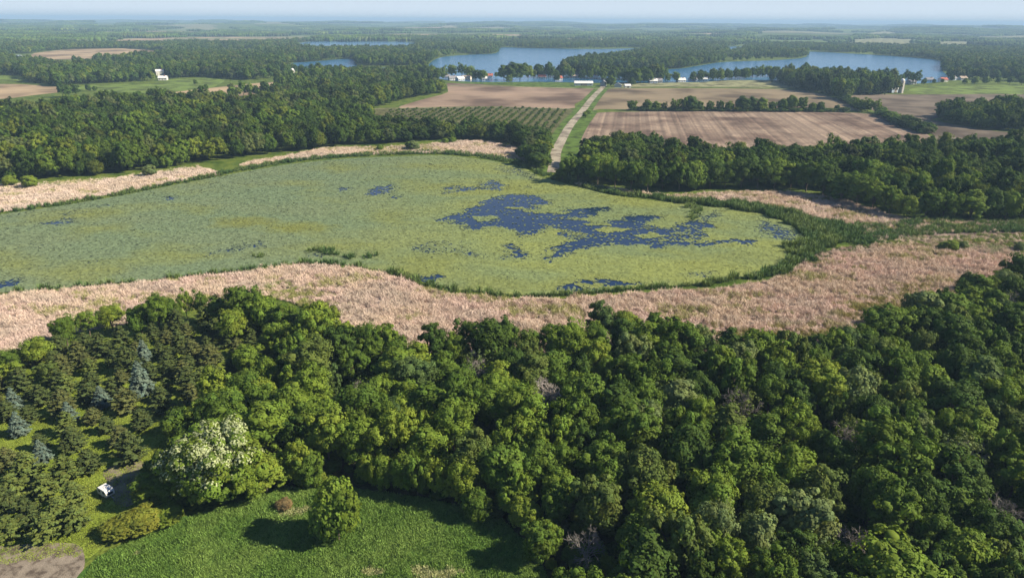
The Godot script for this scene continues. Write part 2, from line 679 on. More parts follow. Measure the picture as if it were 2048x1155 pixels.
func setup_materials() -> void:
	M.bark = mat(lin(0.11, 0.09, 0.07), 0.95)
	M.pale_bark = mat(lin(0.235, 0.215, 0.20), 0.95)
	M.grey_bark = mat(lin(0.17, 0.16, 0.15), 0.95)
	M.leaves = [leaf(0.072, 0.132, 0.024), leaf(0.112, 0.190, 0.028), leaf(0.162, 0.250, 0.034), leaf(0.205, 0.285, 0.038), leaf(0.110, 0.180, 0.055), leaf(0.18, 0.245, 0.09), leaf(0.125, 0.180, 0.042)]
	M.pine = [leaf(0.085, 0.118, 0.036, 0.6), leaf(0.125, 0.145, 0.048, 0.6), leaf(0.135, 0.180, 0.045, 0.6)]
	M.spruce = leaf(0.13, 0.185, 0.15, 0.5)
	M.blossom = leaf(0.46, 0.52, 0.32, 0.8)
	M.gold = leaf(0.23, 0.26, 0.04)
	M.wood_mix = leaf(1.0, 1.0, 1.0)
	M.reed = leaf(1.0, 1.0, 1.0, 0.6)
	M.straw = leaf(1.0, 1.0, 1.0, 0.45)
	M.straw.backlight = Color(0.45, 0.44, 0.43)
	M.trim = mat(lin(0.75, 0.75, 0.73), 0.6)
	M.glass = mat(lin(0.03, 0.04, 0.05), 0.15)
	M.door = mat(lin(0.25, 0.22, 0.2), 0.6)
	M.brick = mat(lin(0.3, 0.13, 0.09), 0.9)
	M.white = mat(lin(0.58, 0.58, 0.56), 0.7)
	M.white_metal = mat(lin(0.60, 0.60, 0.60), 0.6)
	M.cream = mat(lin(0.6, 0.55, 0.46), 0.8)
	M.grey_wall = mat(lin(0.40, 0.44, 0.46), 0.8)
	M.blue_wall = mat(lin(0.34, 0.42, 0.55), 0.7)
	M.grey_roof = mat(lin(0.22, 0.22, 0.24), 0.85)
	M.red_roof = mat(lin(0.36, 0.12, 0.09), 0.85)
	M.tan_roof = mat(lin(0.33, 0.27, 0.22), 0.85)
	M.rubber = mat(lin(0.03, 0.03, 0.03), 0.9)
	M.steel = mat(lin(0.4, 0.4, 0.42), 0.4)
	var blot := cloth(256, 0.012, 4, 71, [Color(0.62, 0.6, 0.6), Color(0.9, 0.9, 0.9), Color(1, 1, 1)])
	var fine := cloth(512, 0.05, 4, 72, [Color(0.55, 0.55, 0.55), Color(0.85, 0.85, 0.85), Color(1, 1, 1)])
	M.blot = blot
	M.fine = fine
	M.grass_tex = cloth(512, 0.02, 5, 73, [Color(0.24, 0.34, 0.10), Color(0.35, 0.44, 0.15), Color(0.46, 0.52, 0.22), Color(0.42, 0.50, 0.18)])
	M.ground = overlay(mat(Color(0.92, 0.92, 0.92), 0.95, M.grass_tex, 140.0), fine, 23.0)
	M.litter = overlay(mat(lin(0.05, 0.06, 0.025), 0.95, blot, 30.0), fine, 7.0)
	M.lawn = overlay(mat(lin(0.26, 0.34, 0.05), 0.95, blot, 24.0), fine, 9.0)
	M.meadow = overlay(mat(lin(0.09, 0.20, 0.035), 0.95, blot, 30.0), fine, 8.0)
	M.marsh = overlay(mat(lin(0.46, 0.35, 0.30), 0.95, blot, 40.0), fine, 9.0)
	M.bare_soil = overlay(mat(lin(0.34, 0.29, 0.235), 0.95, blot, 9.0), fine, 4.0)
	M.road = overlay(mat(lin(0.50, 0.45, 0.36), 0.95, blot, 60.0), fine, 11.0)
	M.verge = overlay(mat(lin(0.13, 0.22, 0.035), 0.95, blot, 40.0), fine, 9.0)
	M.crop = overlay(mat(lin(0.20, 0.29, 0.06), 0.95, blot, 120.0), fine, 30.0)
	M.hay = overlay(mat(lin(0.36, 0.37, 0.20), 0.95, blot, 90.0), fine, 30.0)

# ------------------------------------------------------------------ ground and water
func build_ground() -> void:
	var b := Bag.new()
	var rings := 96
	var spokes := 180
	for k in rings + 1:
		var d := 0.0 if k == 0 else 15.0 * pow(20000.0 / 15.0, (k - 1.0) / (rings - 1.0))
		for s in spokes:
			var a := TAU * s / spokes
			var x := sin(a) * d
			var z := -cos(a) * d
			b.v.append(Vector3(x, height(x, z), z))
			var e := 40.0
			b.n.append(Vector3(height(x - e, z) - height(x + e, z), 2 * e, height(x, z - e) - height(x, z + e)).normalized())
			b.c.append(Color.WHITE)
	for k in rings:
		for s in spokes:
			var t := (s + 1) % spokes
			var p := k * spokes
			b.i.append_array(PackedInt32Array([p + s, p + spokes + s, p + spokes + t]))
			if k:
				b.i.append_array(PackedInt32Array([p + s, p + spokes + t, p + t]))
	structure("ground", b.done(), M.ground, "grassy ground reaching out to the hazy horizon")
	structure("plantation_ground", sheet(poly([-129.5, -137.2, -121.2, -155.7, -114.3, -163.3, -100.2, -174.6, -85.1, -178.2, -63.9, -173.5, -50.4, -164.2, -44.4, -150.4, -58.1, -140.4, -58.3, -125.6, -63.5, -111.4, -61.5, -101.1, -64.4, -94.5, -66.8, -86.9, -79.5, -84.6, -91.9, -84.5]), 0.03), M.lawn, "mown yellow-green grass between the planted conifers")
	structure("wood_floor", sheet(poly([-50.4, -164.2, -40.7, -155.8, -21.3, -152.0, -2.9, -157.7, 9.7, -156.4, 20.4, -162.3, 36.6, -165.5, 49.2, -162.7, 55.9, -150.4, 70.1, -149.3, 89.2, -158.9, 115.8, -179.6, 138.7, -198.8, 167.8, -212.3, 230.9, -218.1, 106.9, -63.4, 2.6, -62.6, 2.3, -83.2, 0.8, -89.1, -3.5, -96.3, -14.4, -101.5, -29.4, -104.9, -42.2, -104.8, -52.2, -106.9, -61.8, -116.4, -57.2, -125.6, -53.5, -140.4]), 0.02), M.litter, "dark leafy floor under the front wood")
	structure("meadow", sheet(poly([-66.7, -82.6, -65.5, -87.4, -63.0, -90.3, -56.8, -96.5, -52.4, -98.4, -45.1, -102.6, -42.2, -104.8, -29.4, -104.8, -14.5, -102.1, -1.8, -96.8, 4.0, -89.2, 6.1, -82.7, 5.1, -62.7, -59.6, -55.8]), 0.045), M.meadow, "bright green rough meadow in front of the wood")
	structure("soil_patch", sheet(smooth(poly([-87.1, -88.6, -82.8, -89.3, -75.9, -90.1, -70.9, -89.9, -68.5, -88.0, -66.5, -84.7, -66.1, -81.6, -61.6, -72.9, -73.1, -69.5]), true, 4), 0.06), M.bare_soil, "bare brown soil patch beside the meadow")
	structure("dirt_clearing", sheet(smooth(poly([-77.0, -108.9, -76.4, -111.3, -73.7, -112.6, -70.6, -112.2, -67.7, -108.3, -66.6, -103.1, -66.8, -99.6, -69.1, -99.4, -71.8, -102.3, -74.4, -105.9]), true, 4), 0.065), M.bare_soil, "shaded dirt clearing beside the white camper")

func water(r: float, g: float, b: float, bump: float, scale: float, rough: float) -> StandardMaterial3D:
	var m := mat(lin(r, g, b), rough)
	m.metallic_specular = 0.5
	m.normal_enabled = true
	var im := noise_image(512, 0.03, 4, 91)
	im.convert(Image.FORMAT_RGBA8)
	im.bump_map_to_normal_map(6.0)
	m.normal_texture = ImageTexture.create_from_image(im)
	m.normal_scale = bump
	m.uv1_triplanar = true
	m.uv1_world_triplanar = true
	m.uv1_scale = Vector3.ONE / scale
	return m

var pond := PackedVector2Array()

func build_pond() -> void:
	pond = smooth(poly([-239.8, -277.2, -228.8, -282.1, -222.4, -291.1, -205.6, -306.3, -187.5, -328.0, -173.4, -350.1, -158.6, -371.3, -144.0, -392.0, -126.5, -410.3, -100.1, -425.6, -70.6, -433.3, -46.0, -437.5, -26.6, -429.7, -7.7, -415.8, 7.1, -396.7, 13.7, -377.7, 22.6, -365.3, 34.6, -350.3, 45.7, -336.3, 59.1, -327.4, 74.4, -319.9, 86.8, -312.7, 101.8, -308.5, 112.1, -298.3, 116.5, -286.2, 117.2, -271.3, 114.2, -260.9, 107.4, -253.1, 103.3, -245.0, 102.2, -238.1, 95.3, -228.1, 83.9, -220.3, 70.7, -215.2, 57.9, -210.4, 44.5, -208.3, 34.5, -205.9, 21.4, -202.7, 8.8, -200.8, -3.8, -201.8, -14.9, -204.2, -23.1, -207.1, -29.3, -212.0, -37.7, -218.6, -49.0, -224.9, -60.2, -228.4, -74.7, -230.2, -86.9, -224.7, -104.4, -217.3, -125.6, -209.9, -145.8, -203.2, -159.4, -200.0, -169.5, -196.9, -180.5, -193.5]), true, 4)
	M.pond_water = water(0.004, 0.015, 0.048, 0.12, 9.0, 0.06)
	M.lake_water = water(0.04, 0.15, 0.30, 0.5, 30.0, 0.12)
	structure("pond", sheet(pond, 0.05), M.pond_water, "dark blue open water of the pond")
	# floating mat of lily leaves, cell by cell, thinning out to open water
	var open := []
	for a in [
		[0.012, [-34.4, -286.7, -23.4, -299.3, -15.3, -317.6, -6.2, -332.8, 8.6, -335.3, 17.9, -323.3, 19.8, -315.7, 12.8, -313.6, 7.8, -300.1, 16.6, -297.7, 28.3, -304.9, 40.5, -312.5, 45.6, -307.2, 34.2, -296.5, 26.9, -288.1, 37.2, -284.4, 46.3, -288.6, 50.0, -298.5, 60.8, -297.1, 67.1, -295.6, 58.6, -284.9, 55.1, -277.2, 64.4, -272.3, 76.6, -289.3, 82.1, -285.4, 84.3, -277.9, 72.6, -272.5, 63.2, -266.6, 57.9, -259.8, 71.0, -257.4, 89.4, -260.4, 97.8, -261.9, 97.2, -257.3, 79.7, -253.7, 67.8, -252.2, 52.3, -250.7, 45.1, -253.0, 39.5, -254.2, 29.4, -249.6, 21.4, -243.4, 15.3, -234.7, 8.9, -230.2, 14.7, -240.3, 14.3, -249.3, 24.5, -259.0, 29.1, -265.9, 21.6, -274.2, 11.4, -276.2, 10.1, -265.5, 1.1, -261.9, 1.1, -272.3, -7.2, -275.8, -17.3, -271.9, -24.1, -280.7]],
		[0.2, [26.4, -282.6, 46.3, -288.6, 63.4, -277.4, 81.9, -272.7, 74.6, -260.1, 43.4, -254.9, 24.4, -257.7, 18.1, -265.6]],
		[0.3, [78.5, -292.6, 89.1, -299.5, 98.2, -312.1, 90.6, -292.8, 81.9, -284.7]],
		[0.25, [108.2, -293.3, 112.2, -286.1, 116.6, -267.8, 112.1, -258.3, 101.7, -262.0, 101.1, -273.1]],
		[0.08, [-73.4, -350.7, -60.9, -353.3, -60.7, -336.6, -66.8, -329.1, -73.2, -331.0, -70.2, -340.7]],
		[0.1, [-58.6, -331.4, -53.8, -331.6, -53.8, -323.5, -58.0, -323.3]],
		[0.15, [-88.1, -345.7, -81.3, -347.0, -81.1, -339.3, -86.3, -340.2]],
		[0.16, [-37.7, -349.4, -16.9, -353.4, -15.2, -363.0, -9.5, -366.8, -3.4, -353.8, -5.8, -341.3, -21.5, -343.1, -34.6, -333.1, -36.1, -338.4, -24.3, -347.5, -35.6, -342.7]],
		[0.5, [-38.3, -253.8, -24.2, -256.7, -15.8, -246.2, -8.5, -239.3, -14.2, -235.2, -23.0, -243.1, -33.4, -237.7]],
		[0.08, [-4.7, -251.4, 1.0, -254.0, 1.8, -248.4, 6.9, -243.1, 4.6, -237.3, -3.9, -236.5, -0.8, -245.9]],
		[0.0, [-32.6, -218.2, -26.5, -217.8, -22.9, -215.0, -23.4, -209.8, -30.3, -211.1]],
		[0.05, [13.7, -205.1, 23.4, -215.3, 31.8, -216.0, 36.3, -212.7, 48.7, -213.4, 36.4, -208.2, 21.6, -204.8]],
		[0.1, [-195.9, -276.7, -195.1, -282.1, -187.6, -285.5, -184.2, -280.8, -188.4, -274.7]],
		[0.15, [-198.0, -290.9, -193.8, -297.7, -189.1, -292.8, -194.3, -287.7]],
		[0.25, [-193.9, -304.8, -184.1, -310.5, -182.3, -306.0]],
		[0.25, [-167.0, -319.5, -163.1, -327.6, -159.0, -322.7, -162.4, -315.8]],
		[0.5, [-110.0, -235.6, -108.9, -245.5, -100.0, -251.9, -93.5, -256.5, -92.0, -249.6, -103.4, -240.9]],
		[0.4, [-181.0, -245.3, -175.9, -249.1, -174.7, -243.6]],
		[0.4, [-151.3, -228.2, -147.5, -232.1, -146.3, -227.8]],
		[0.03, [-174.6, -208.1, -166.3, -210.0, -161.4, -212.9, -158.4, -206.5, -161.4, -203.0, -168.9, -200.3]],
		[0.3, [-150.3, -206.2, -147.6, -207.6, -146.4, -204.1]],
		[0.5, [-77.8, -239.6, -70.6, -241.5, -66.5, -242.8, -65.9, -237.6, -73.6, -235.7]],
		[0.5, [-12.0, -407.9, 6.5, -396.7, 14.9, -375.2, 9.3, -367.4, 1.3, -380.0, -7.2, -386.5]],
		[0.45, [2.8, -351.7, 10.1, -356.5, 10.9, -348.5, 5.0, -346.1]],
		[0.55, [-220.2, -287.9, -215.0, -293.0, -211.8, -294.7, -213.8, -284.9]],
		[0.5, [55.3, -220.8, 69.1, -225.1, 70.3, -220.1, 62.8, -217.0]],
		[0.5, [63.4, -277.4, 78.8, -289.3, 84.1, -301.9, 83.6, -289.4, 77.5, -274.0, 67.3, -266.7]],
	]:
		var p := poly(a[1])
		open.append([a[0], p, box_of(p)])
	var islands := []
	for a in [[-18.4, -290.3, -8.8, -294.6, -5.4, -290.6, -13.8, -284.8], [35.1, -275.3, 43.7, -277.7, 48.2, -273.4, 38.4, -268.9], [13.7, -307.3, 21.9, -311.1, 23.9, -306.6, 15.7, -301.1], [49.1, -266.3, 57.7, -269.3, 60.9, -265.2, 52.3, -261.6], [-3.4, -308.6, 5.8, -311.6, 8.0, -307.1, -1.1, -304.2], [30.7, -282.7, 39.4, -284.5, 41.0, -280.6, 32.4, -278.9], [20.4, -209.7, 28.7, -211.2, 30.1, -209.0, 21.8, -207.0]]:
		var p := poly(a)
		islands.append([p, box_of(p)])
	var box := box_of(pond)
	var cell := 0.62
	var jit := FastNoiseLite.new()
	jit.seed = 8
	jit.frequency = 0.11
	jit.fractal_octaves = 4
	var patch := FastNoiseLite.new()
	patch.seed = 21
	patch.frequency = 0.022
	patch.fractal_octaves = 4
	var grainy := FastNoiseLite.new()
	grainy.seed = 33
	grainy.frequency = 0.3
	grainy.fractal_octaves = 2
	var gold_at := [-113.0, -282.5]
	var gold_at2 := [-87.3, -274.0]
	var mats := Bag.new()
	var nx := int(box.size.x / cell)
	var nz := int(box.size.y / cell)
	for iz in nz:
		for ix in nx:
			var q := box.position + Vector2(ix + 0.5, iz + 0.5) * cell
			if not Geometry2D.is_point_in_polygon(q, pond):
				continue
			var w := q + Vector2(jit.get_noise_2d(q.x, q.y), jit.get_noise_2d(q.x + 300, q.y)) * 3.6
			var pn := patch.get_noise_2d(q.x * 0.6, q.y)
			var left := smoothstep(20.0, -110.0, q.x)
			var share := 0.985 - 0.02 * left + 0.02 * pn
			var thin := 0.0
			for o in open:
				if not o[2].grow(9.0).has_point(q):
					continue
				var hit := 0.0
				for e in 4:
					var off := Vector2(grainy.get_noise_2d(q.x * 0.3 + e * 71, q.y * 0.3), grainy.get_noise_2d(q.x * 0.3, q.y * 0.3 + e * 53)) * (1.0 + 2.2 * e)
					if inside(w + off, o[1], o[2]):
						hit += 0.25
				if hit > 0.0:
					thin = maxf(thin, hit)
					share = minf(share, lerpf(0.97, clampf(o[0] + (0.7 if o[0] > 0.1 else 0.45) * maxf(0.0, -0.10 + jit.get_noise_2d(q.x * 0.3 + 90, q.y * 0.7)), 0, 1), hit))
			for o in islands:
				if inside(w, o[0], o[1]):
					share = 0.9
			var g := grainy.get_noise_2d(q.x, q.y)
			if rng.randf() > share + (0.18 * g if share < 0.9 else 0.0):
				continue
			# colour: yellow-green near the east end, greyer and bluer to the west, worn yellow patches
			var base := Color(0.79, 0.92, 0.32).lerp(Color(0.56, 0.72, 0.44), left)
			base = base.lerp(Color(0.50, 0.72, 0.46), clampf(0.5 + 1.5 * patch.get_noise_2d(q.x * 0.5 + 500, q.y * 1.2), 0, 1) * 0.55)
			base = base.lerp(Color(0.70, 0.78, 0.22), clampf(pn * 1.9, 0, 1) * 0.6)
			var gd := minf(Vector2((q.x - gold_at[0]) / 17.0, (q.y - gold_at[1]) / 10.0).length(), Vector2((q.x - gold_at2[0]) / 22.0, (q.y - gold_at2[1]) / 12.0).length() + 0.25)
			gd += 0.35 * jit.get_noise_2d(q.x, q.y)
			base = base.lerp(Color(0.62, 0.66, 0.14), clampf((1.0 - gd) * 2.0, 0, 1) * 0.6)
			base = base.lerp(Color(0.36, 0.50, 0.40), thin * 0.75 * (1.0 - share))
			base *= 0.88 + 0.16 * g + rng.randf_range(-0.07, 0.07)
			base.a = 1.0
			var y := 0.075 + 0.05 * rng.randf()
			var turn := rng.randf() * TAU
			var half := cell * rng.randf_range(0.6, 0.8)
			var a := Vector3(cos(turn), rng.randf_range(-0.16, 0.16), sin(turn)) * half
			var b := Vector3(-sin(turn), rng.randf_range(-0.16, 0.16), cos(turn)) * half
			mats.quad(Vector3(q.x, y + 0.06, q.y), a, b, Vector3(a.cross(b) * -1.0).normalized(), base)
	var lily := mat(lin(0.275, 0.275, 0.24), 0.7)
	lily.vertex_color_use_as_albedo = true
	var o := part("lily_pads", mats.done(), lily)
	o.set_meta("kind", "stuff")
	o.set_meta("label", "floating mat of green lily leaves covering the pond")

# ------------------------------------------------------------------ fields, road, lakes
func field(called: String, a: Array, y: float, m: Material, label: String, turn := 0.0, unit := 64.0, n := 3) -> void:
	structure(called, sheet(smooth(poly(a), true, n), y, turn, unit), m, label)

func soil(s: int, lo: Color, hi: Color, streak: float, blot_size: float, blot_tex: Texture2D = null) -> StandardMaterial3D:
	var m := mat(Color.WHITE, 0.95)
	m.albedo_texture = row_texture(512, s, lo, hi, streak)
	if blot_tex:
		overlay(m, blot_tex, blot_size)
	return m

var open_ground := []   # polygons where no far tree grows
var lakes := []
var road_line := PackedVector2Array()

func build_fields() -> void:
	var dark_blot := cloth(256, 0.014, 4, 171, [Color(0.66, 0.62, 0.62), Color(0.86, 0.84, 0.84), Color(1, 1, 1), Color(1, 1, 1)])
	var f3 := soil(301, Color(0.385, 0.335, 0.30), Color(0.60, 0.53, 0.465), 1.1, 260.0, dark_blot)
	var f1 := soil(302, Color(0.515, 0.442, 0.386), Color(0.607, 0.529, 0.460), 0.35, 420.0, M.blot)
	var f2 := soil(303, Color(0.460, 0.423, 0.340), Color(0.552, 0.488, 0.405), 0.3, 420.0, M.blot)
	var f4 := soil(304, Color(0.405, 0.368, 0.331), Color(0.488, 0.442, 0.386), 0.3, 300.0, M.blot)
	var f9 := soil(305, Color(0.60, 0.53, 0.43), Color(0.68, 0.60, 0.49), 0.25, 500.0, M.blot)
	field("ploughed_field", [-88.4, -973.7, -17.4, -940.4, 46.9, -916.1, 103.7, -899.3, 86.1, -812.6, 63.5, -730.9, 54.4, -691.7, -13.0, -704.8, -81.5, -696.9, -111.9, -687.0, -99.2, -759.5, -77.3, -848.8], 0.10, f1, "light brown ploughed field left of the gravel road", 1.5)
	field("ploughed_field", [110.9, -886.5, 174.8, -917.9, 327.0, -914.5, 366.3, -877.6, 358.6, -771.3, 338.4, -698.5, 297.4, -688.3, 179.6, -682.2, 114.0, -686.8, 84.3, -689.2, 75.2, -676.8, 89.4, -770.6], 0.10, f2, "grey-brown field between the gravel road and the hedgerow trees", 1.5)
	field("stubble_field", [146.9, -991.2, 191.9, -1011.1, 280.1, -1026.2, 337.9, -1075.6, 401.7, -1119.7, 380.5, -1008.5, 379.4, -918.0, 337.0, -943.4, 180.1, -947.1, 131.6, -929.1], 0.08, M.hay, "pale green strip of field below the lakeside trees", 0.0, 64.0, 2)
	field("ploughed_field", [76.9, -657.9, 129.6, -671.9, 225.9, -676.8, 292.4, -676.3, 336.2, -663.5, 328.6, -599.4, 317.7, -535.9, 286.6, -485.2, 209.9, -431.0, 142.9, -416.0, 82.3, -414.0, 43.6, -451.3, 49.9, -513.1, 62.6, -593.4], 0.10, f3, "streaked dark brown field behind the wood beside the gravel road", -0.16, 128.0)
	field("ploughed_field", [391.2, -831.3, 439.1, -857.7, 491.5, -855.0, 657.0, -877.6, 569.0, -727.5, 460.2, -700.8, 410.6, -674.7, 374.9, -630.2, 347.5, -635.6, 354.6, -711.8], 0.10, f4, "dark grey-brown field beside the silo farm", 1.5)
	field("ploughed_field", [348.2, -664.0, 371.8, -647.2, 370.8, -613.7, 383.2, -559.1, 434.9, -528.5, 392.0, -473.1, 281.6, -447.1, 292.5, -489.6, 323.7, -541.1], 0.11, f4, "grey-green weedy field in front of the round grove", 0.4)
	field("soil_patch", [314.3, -512.1, 330.7, -524.3, 333.5, -510.6, 318.9, -492.6, 304.5, -492.1], 0.16, M.bare_soil, "pale bare spot in the weedy field", 0.0, 64.0, 4)
	field("crop_field", [512.0, -927.0, 592.6, -976.3, 762.3, -1004.0, 682.7, -879.2, 563.8, -865.6, 494.9, -861.2], 0.12, M.crop, "bright green crop field beside the silo")
	field("ploughed_field", [-730.1, -882.5, -655.2, -916.6, -603.5, -905.7, -520.5, -850.6, -528.0, -780.1, -535.6, -743.7, -586.9, -703.5], 0.10, f9, "tan ploughed field at the far end of the dense wood", 1.2)
	field("ploughed_field", [-393.0, -816.5, -369.0, -887.3, -325.4, -972.0, -297.3, -899.1, -294.7, -800.1, -329.8, -776.3, -371.5, -784.4], 0.14, f9, "narrow tan field beyond the dense wood", 1.2)
	field("hill_field", [-1142.5, -1737.9, -1185.0, -1975.0, -1077.5, -2027.9, -878.2, -1861.4, -884.1, -1774.5, -867.2, -1626.2, -882.8, -1516.7, -918.8, -1473.2, -987.3, -1504.0], 0.2, f9, "long tan field on the far wooded slope", 1.3)
	field("crop_field", [-524.1, -856.8, -536.9, -910.5, -458.5, -946.2, -480.7, -993.4, -468.2, -1011.7, -441.5, -1031.9, -401.6, -999.5, -380.3, -921.8, -372.3, -880.3, -394.3, -834.2, -414.1, -815.2], 0.12, M.crop, "green crop field beyond the dense wood")
	field("crop_field", [-818.6, -1028.9, -750.1, -1053.7, -713.1, -1037.6, -670.8, -970.2, -738.7, -925.4], 0.12, M.crop, "small green field at the edge of the view")
	field("grass_field", [-82.3, -974.2, -47.5, -1027.1, 23.9, -1032.7, 88.1, -1028.9, 110.5, -972.5, 107.8, -913.3, 47.6, -930.4, -17.7, -955.5], 0.12, M.verge, "green lawn strip in front of the lakeside houses")
	field("nursery_ground", [-135.9, -673.7, -110.1, -691.2, -13.0, -700.6, 56.0, -687.7, 57.7, -672.0, 32.0, -534.1, 19.4, -500.6, -9.7, -522.6, -49.0, -546.0, -104.8, -601.1], 0.09, overlay(mat(lin(0.17, 0.17, 0.07), 0.95, M.blot, 30.0), M.fine, 9.0), "weedy ground of the planted shrub rows", 0.0, 64.0, 2)
	for a in [[-3950.9, -6933.3, -4075.0, -7417.3, -3525.3, -6720.0, -2987.8, -5498.3, -3227.3, -5691.9], [-1042.6, -3430.7, -955.9, -3560.3, -817.5, -3040.8, -914.0, -3017.7], [-1260.2, -6058.1, -1165.9, -6445.7, -947.7, -5899.7, -1002.4, -5337.0], [719.2, -4761.6, 964.5, -5218.7, 892.8, -4496.1, 707.3, -4294.1], [1566.6, -5891.2, 1979.0, -6605.2, 1700.3, -5483.5, 1395.3, -4987.6], [2379.2, -4959.8, 3040.5, -5965.9, 2408.2, -4656.2, 1855.3, -3779.8], [1454.2, -3327.4, 1829.7, -3675.9, 1918.7, -3430.9, 1468.3, -2683.9, 1320.0, -2881.3], [2557.0, -4173.9, 3147.4, -4723.7, 2647.3, -3774.4, 2216.9, -3497.3], [-617.7, -2222.0, -560.1, -2365.1, -481.0, -2333.2, -436.9, -2095.7, -532.0, -2010.0], [-711.1, -6682.1, -474.3, -7207.7, -501.2, -5816.2], [775.6, -2213.9, 904.0, -2353.1, 872.2, -2228.9, 767.1, -2105.7], [-2396.2, -5222.0, -2388.9, -5809.7, -1961.8, -4928.9, -1979.0, -4508.7], [-2614.0, -7329.3, -2516.9, -7965.9, -2002.1, -6766.6, -2020.4, -6001.4], [1707.0, -3086.7, 1946.6, -3205.8, 1971.1, -3008.2, 1577.5, -2652.0]]:
		var p := poly(a)
		var c := Vector2.ZERO
		for q in p:
			c += q / p.size()
		var far := c.length() > 2600.0
		structure("far_field", sheet(smooth(p, true, 3), 0.4 if not far else 3.0, 0.0, 64.0, far), M.hay if p.size() != 4 or far else f9, "pale field among the distant woods")
		open_ground.append(p)
	for k in 46:
		var a := rng.randf_range(-0.62, 0.62)
		var d := rng.randf_range(2700.0, 8200.0)
		var c := Vector2(sin(a), -cos(a)) * d
		var p := PackedVector2Array()
		var ax := rng.randf_range(120, 420)
		var az := rng.randf_range(160, 420)
		for e in 10:
			p.append(c + Vector2(cos(TAU * e / 10) * ax, sin(TAU * e / 10) * az) * rng.randf_range(0.8, 1.15))
		structure("far_field", sheet(p, 3.0, 0.0, 64.0, true), [M.hay, M.crop, M.hay, f9][k % 4], "pale field among the distant woods")
		open_ground.append(p)
	# the gravel road, its verges and the farm track across
	road_line = smooth(poly([22.7, -387.4, 25.7, -421.6, 28.0, -450.8, 33.4, -490.3, 47.1, -577.8, 65.7, -672.4, 87.8, -791.0, 111.5, -906.7, 120.8, -957.8]), false, 6)
	structure("road_verge", ribbon(road_line, 9.0, 0.14, 0.0), M.verge, "green grass verges along the gravel road")
	structure("gravel_road", ribbon(road_line, 3.4, 0.20, 0.0, 0.12), M.road, "pale gravel road running between the fields towards the lake")
	structure("grass_bank", sheet(smooth(poly([28.6, -428.2, 34.5, -479.9, 48.9, -563.7, 67.6, -657.4, 81.0, -677.1, 64.4, -590.4, 50.6, -513.2, 43.0, -451.3, 34.0, -409.4]), true, 3), 0.16), M.verge, "wide green grass bank beside the gravel road")
	var lane := smooth(poly([-82.4, -935.8, -43.1, -931.2, 21.5, -921.4, 111.5, -906.7, 178.8, -939.6, 283.4, -939.7, 363.5, -910.1]), false, 5)
	structure("road", ribbon(lane, 4.0, 0.24, 0.0, 0.05), M.hay, "pale lane along the far side of the fields")
	structure("path", ribbon(smooth(poly([-138.2, -673.6, -109.1, -685.1, -12.9, -698.5, 55.1, -687.7]), false, 5), 2.0, 0.2), M.hay, "pale farm track above the shrub rows")
	# lakes
	for a in [
		["lake", [-157.5, -1338.0, -168.3, -1582.5, -149.7, -1719.4, -95.1, -1803.0, -45.3, -1893.4, -35.9, -2280.0, 35.3, -2250.6, 110.8, -2222.9, 260.9, -2208.3, 395.1, -2269.6, 329.4, -1917.0, 201.9, -1605.9, 124.0, -1464.2, 96.4, -1292.0, 268.1, -1281.4, 361.3, -1406.4, 446.5, -1535.7, 597.0, -1631.7, 714.2, -1781.3, 838.6, -2082.7, 874.9, -2088.1, 920.5, -1999.5, 973.9, -1839.4, 968.2, -1654.0, 777.8, -1316.0, 700.4, -1165.2, 617.4, -1043.2, 524.6, -1002.8, 438.2, -1029.6, 332.2, -1056.7, 263.4, -1016.5, 146.9, -991.2, 37.1, -999.4, -45.9, -993.1, -97.0, -1023.3, -124.2, -1116.8], "wide blue lake beyond the fields"],
		["lake", [710.7, -2452.1, 781.5, -2464.4, 638.9, -2053.5, 581.8, -1982.3], "small inlet of blue water behind the wooded point"],
		["lake", [-742.4, -2479.3, -729.5, -2840.9, -524.9, -2886.5, -354.6, -2667.4, -364.8, -2354.1, -580.1, -2315.4], "narrow far blue lake among the woods"],
		["lake", [-431.1, -1340.0, -393.2, -1478.1, -345.2, -1561.3, -287.0, -1339.8, -197.7, -1263.6, -144.3, -1268.7, -130.4, -1116.3, -224.1, -1129.4, -306.1, -1144.1], "shallow pale bay beside the wooded spit"],
	]:
		var p := smooth(poly(a[1]), true, 4)
		lakes.append(p)
		structure(a[0], sheet(p, 0.35), M.lake_water, a[2])

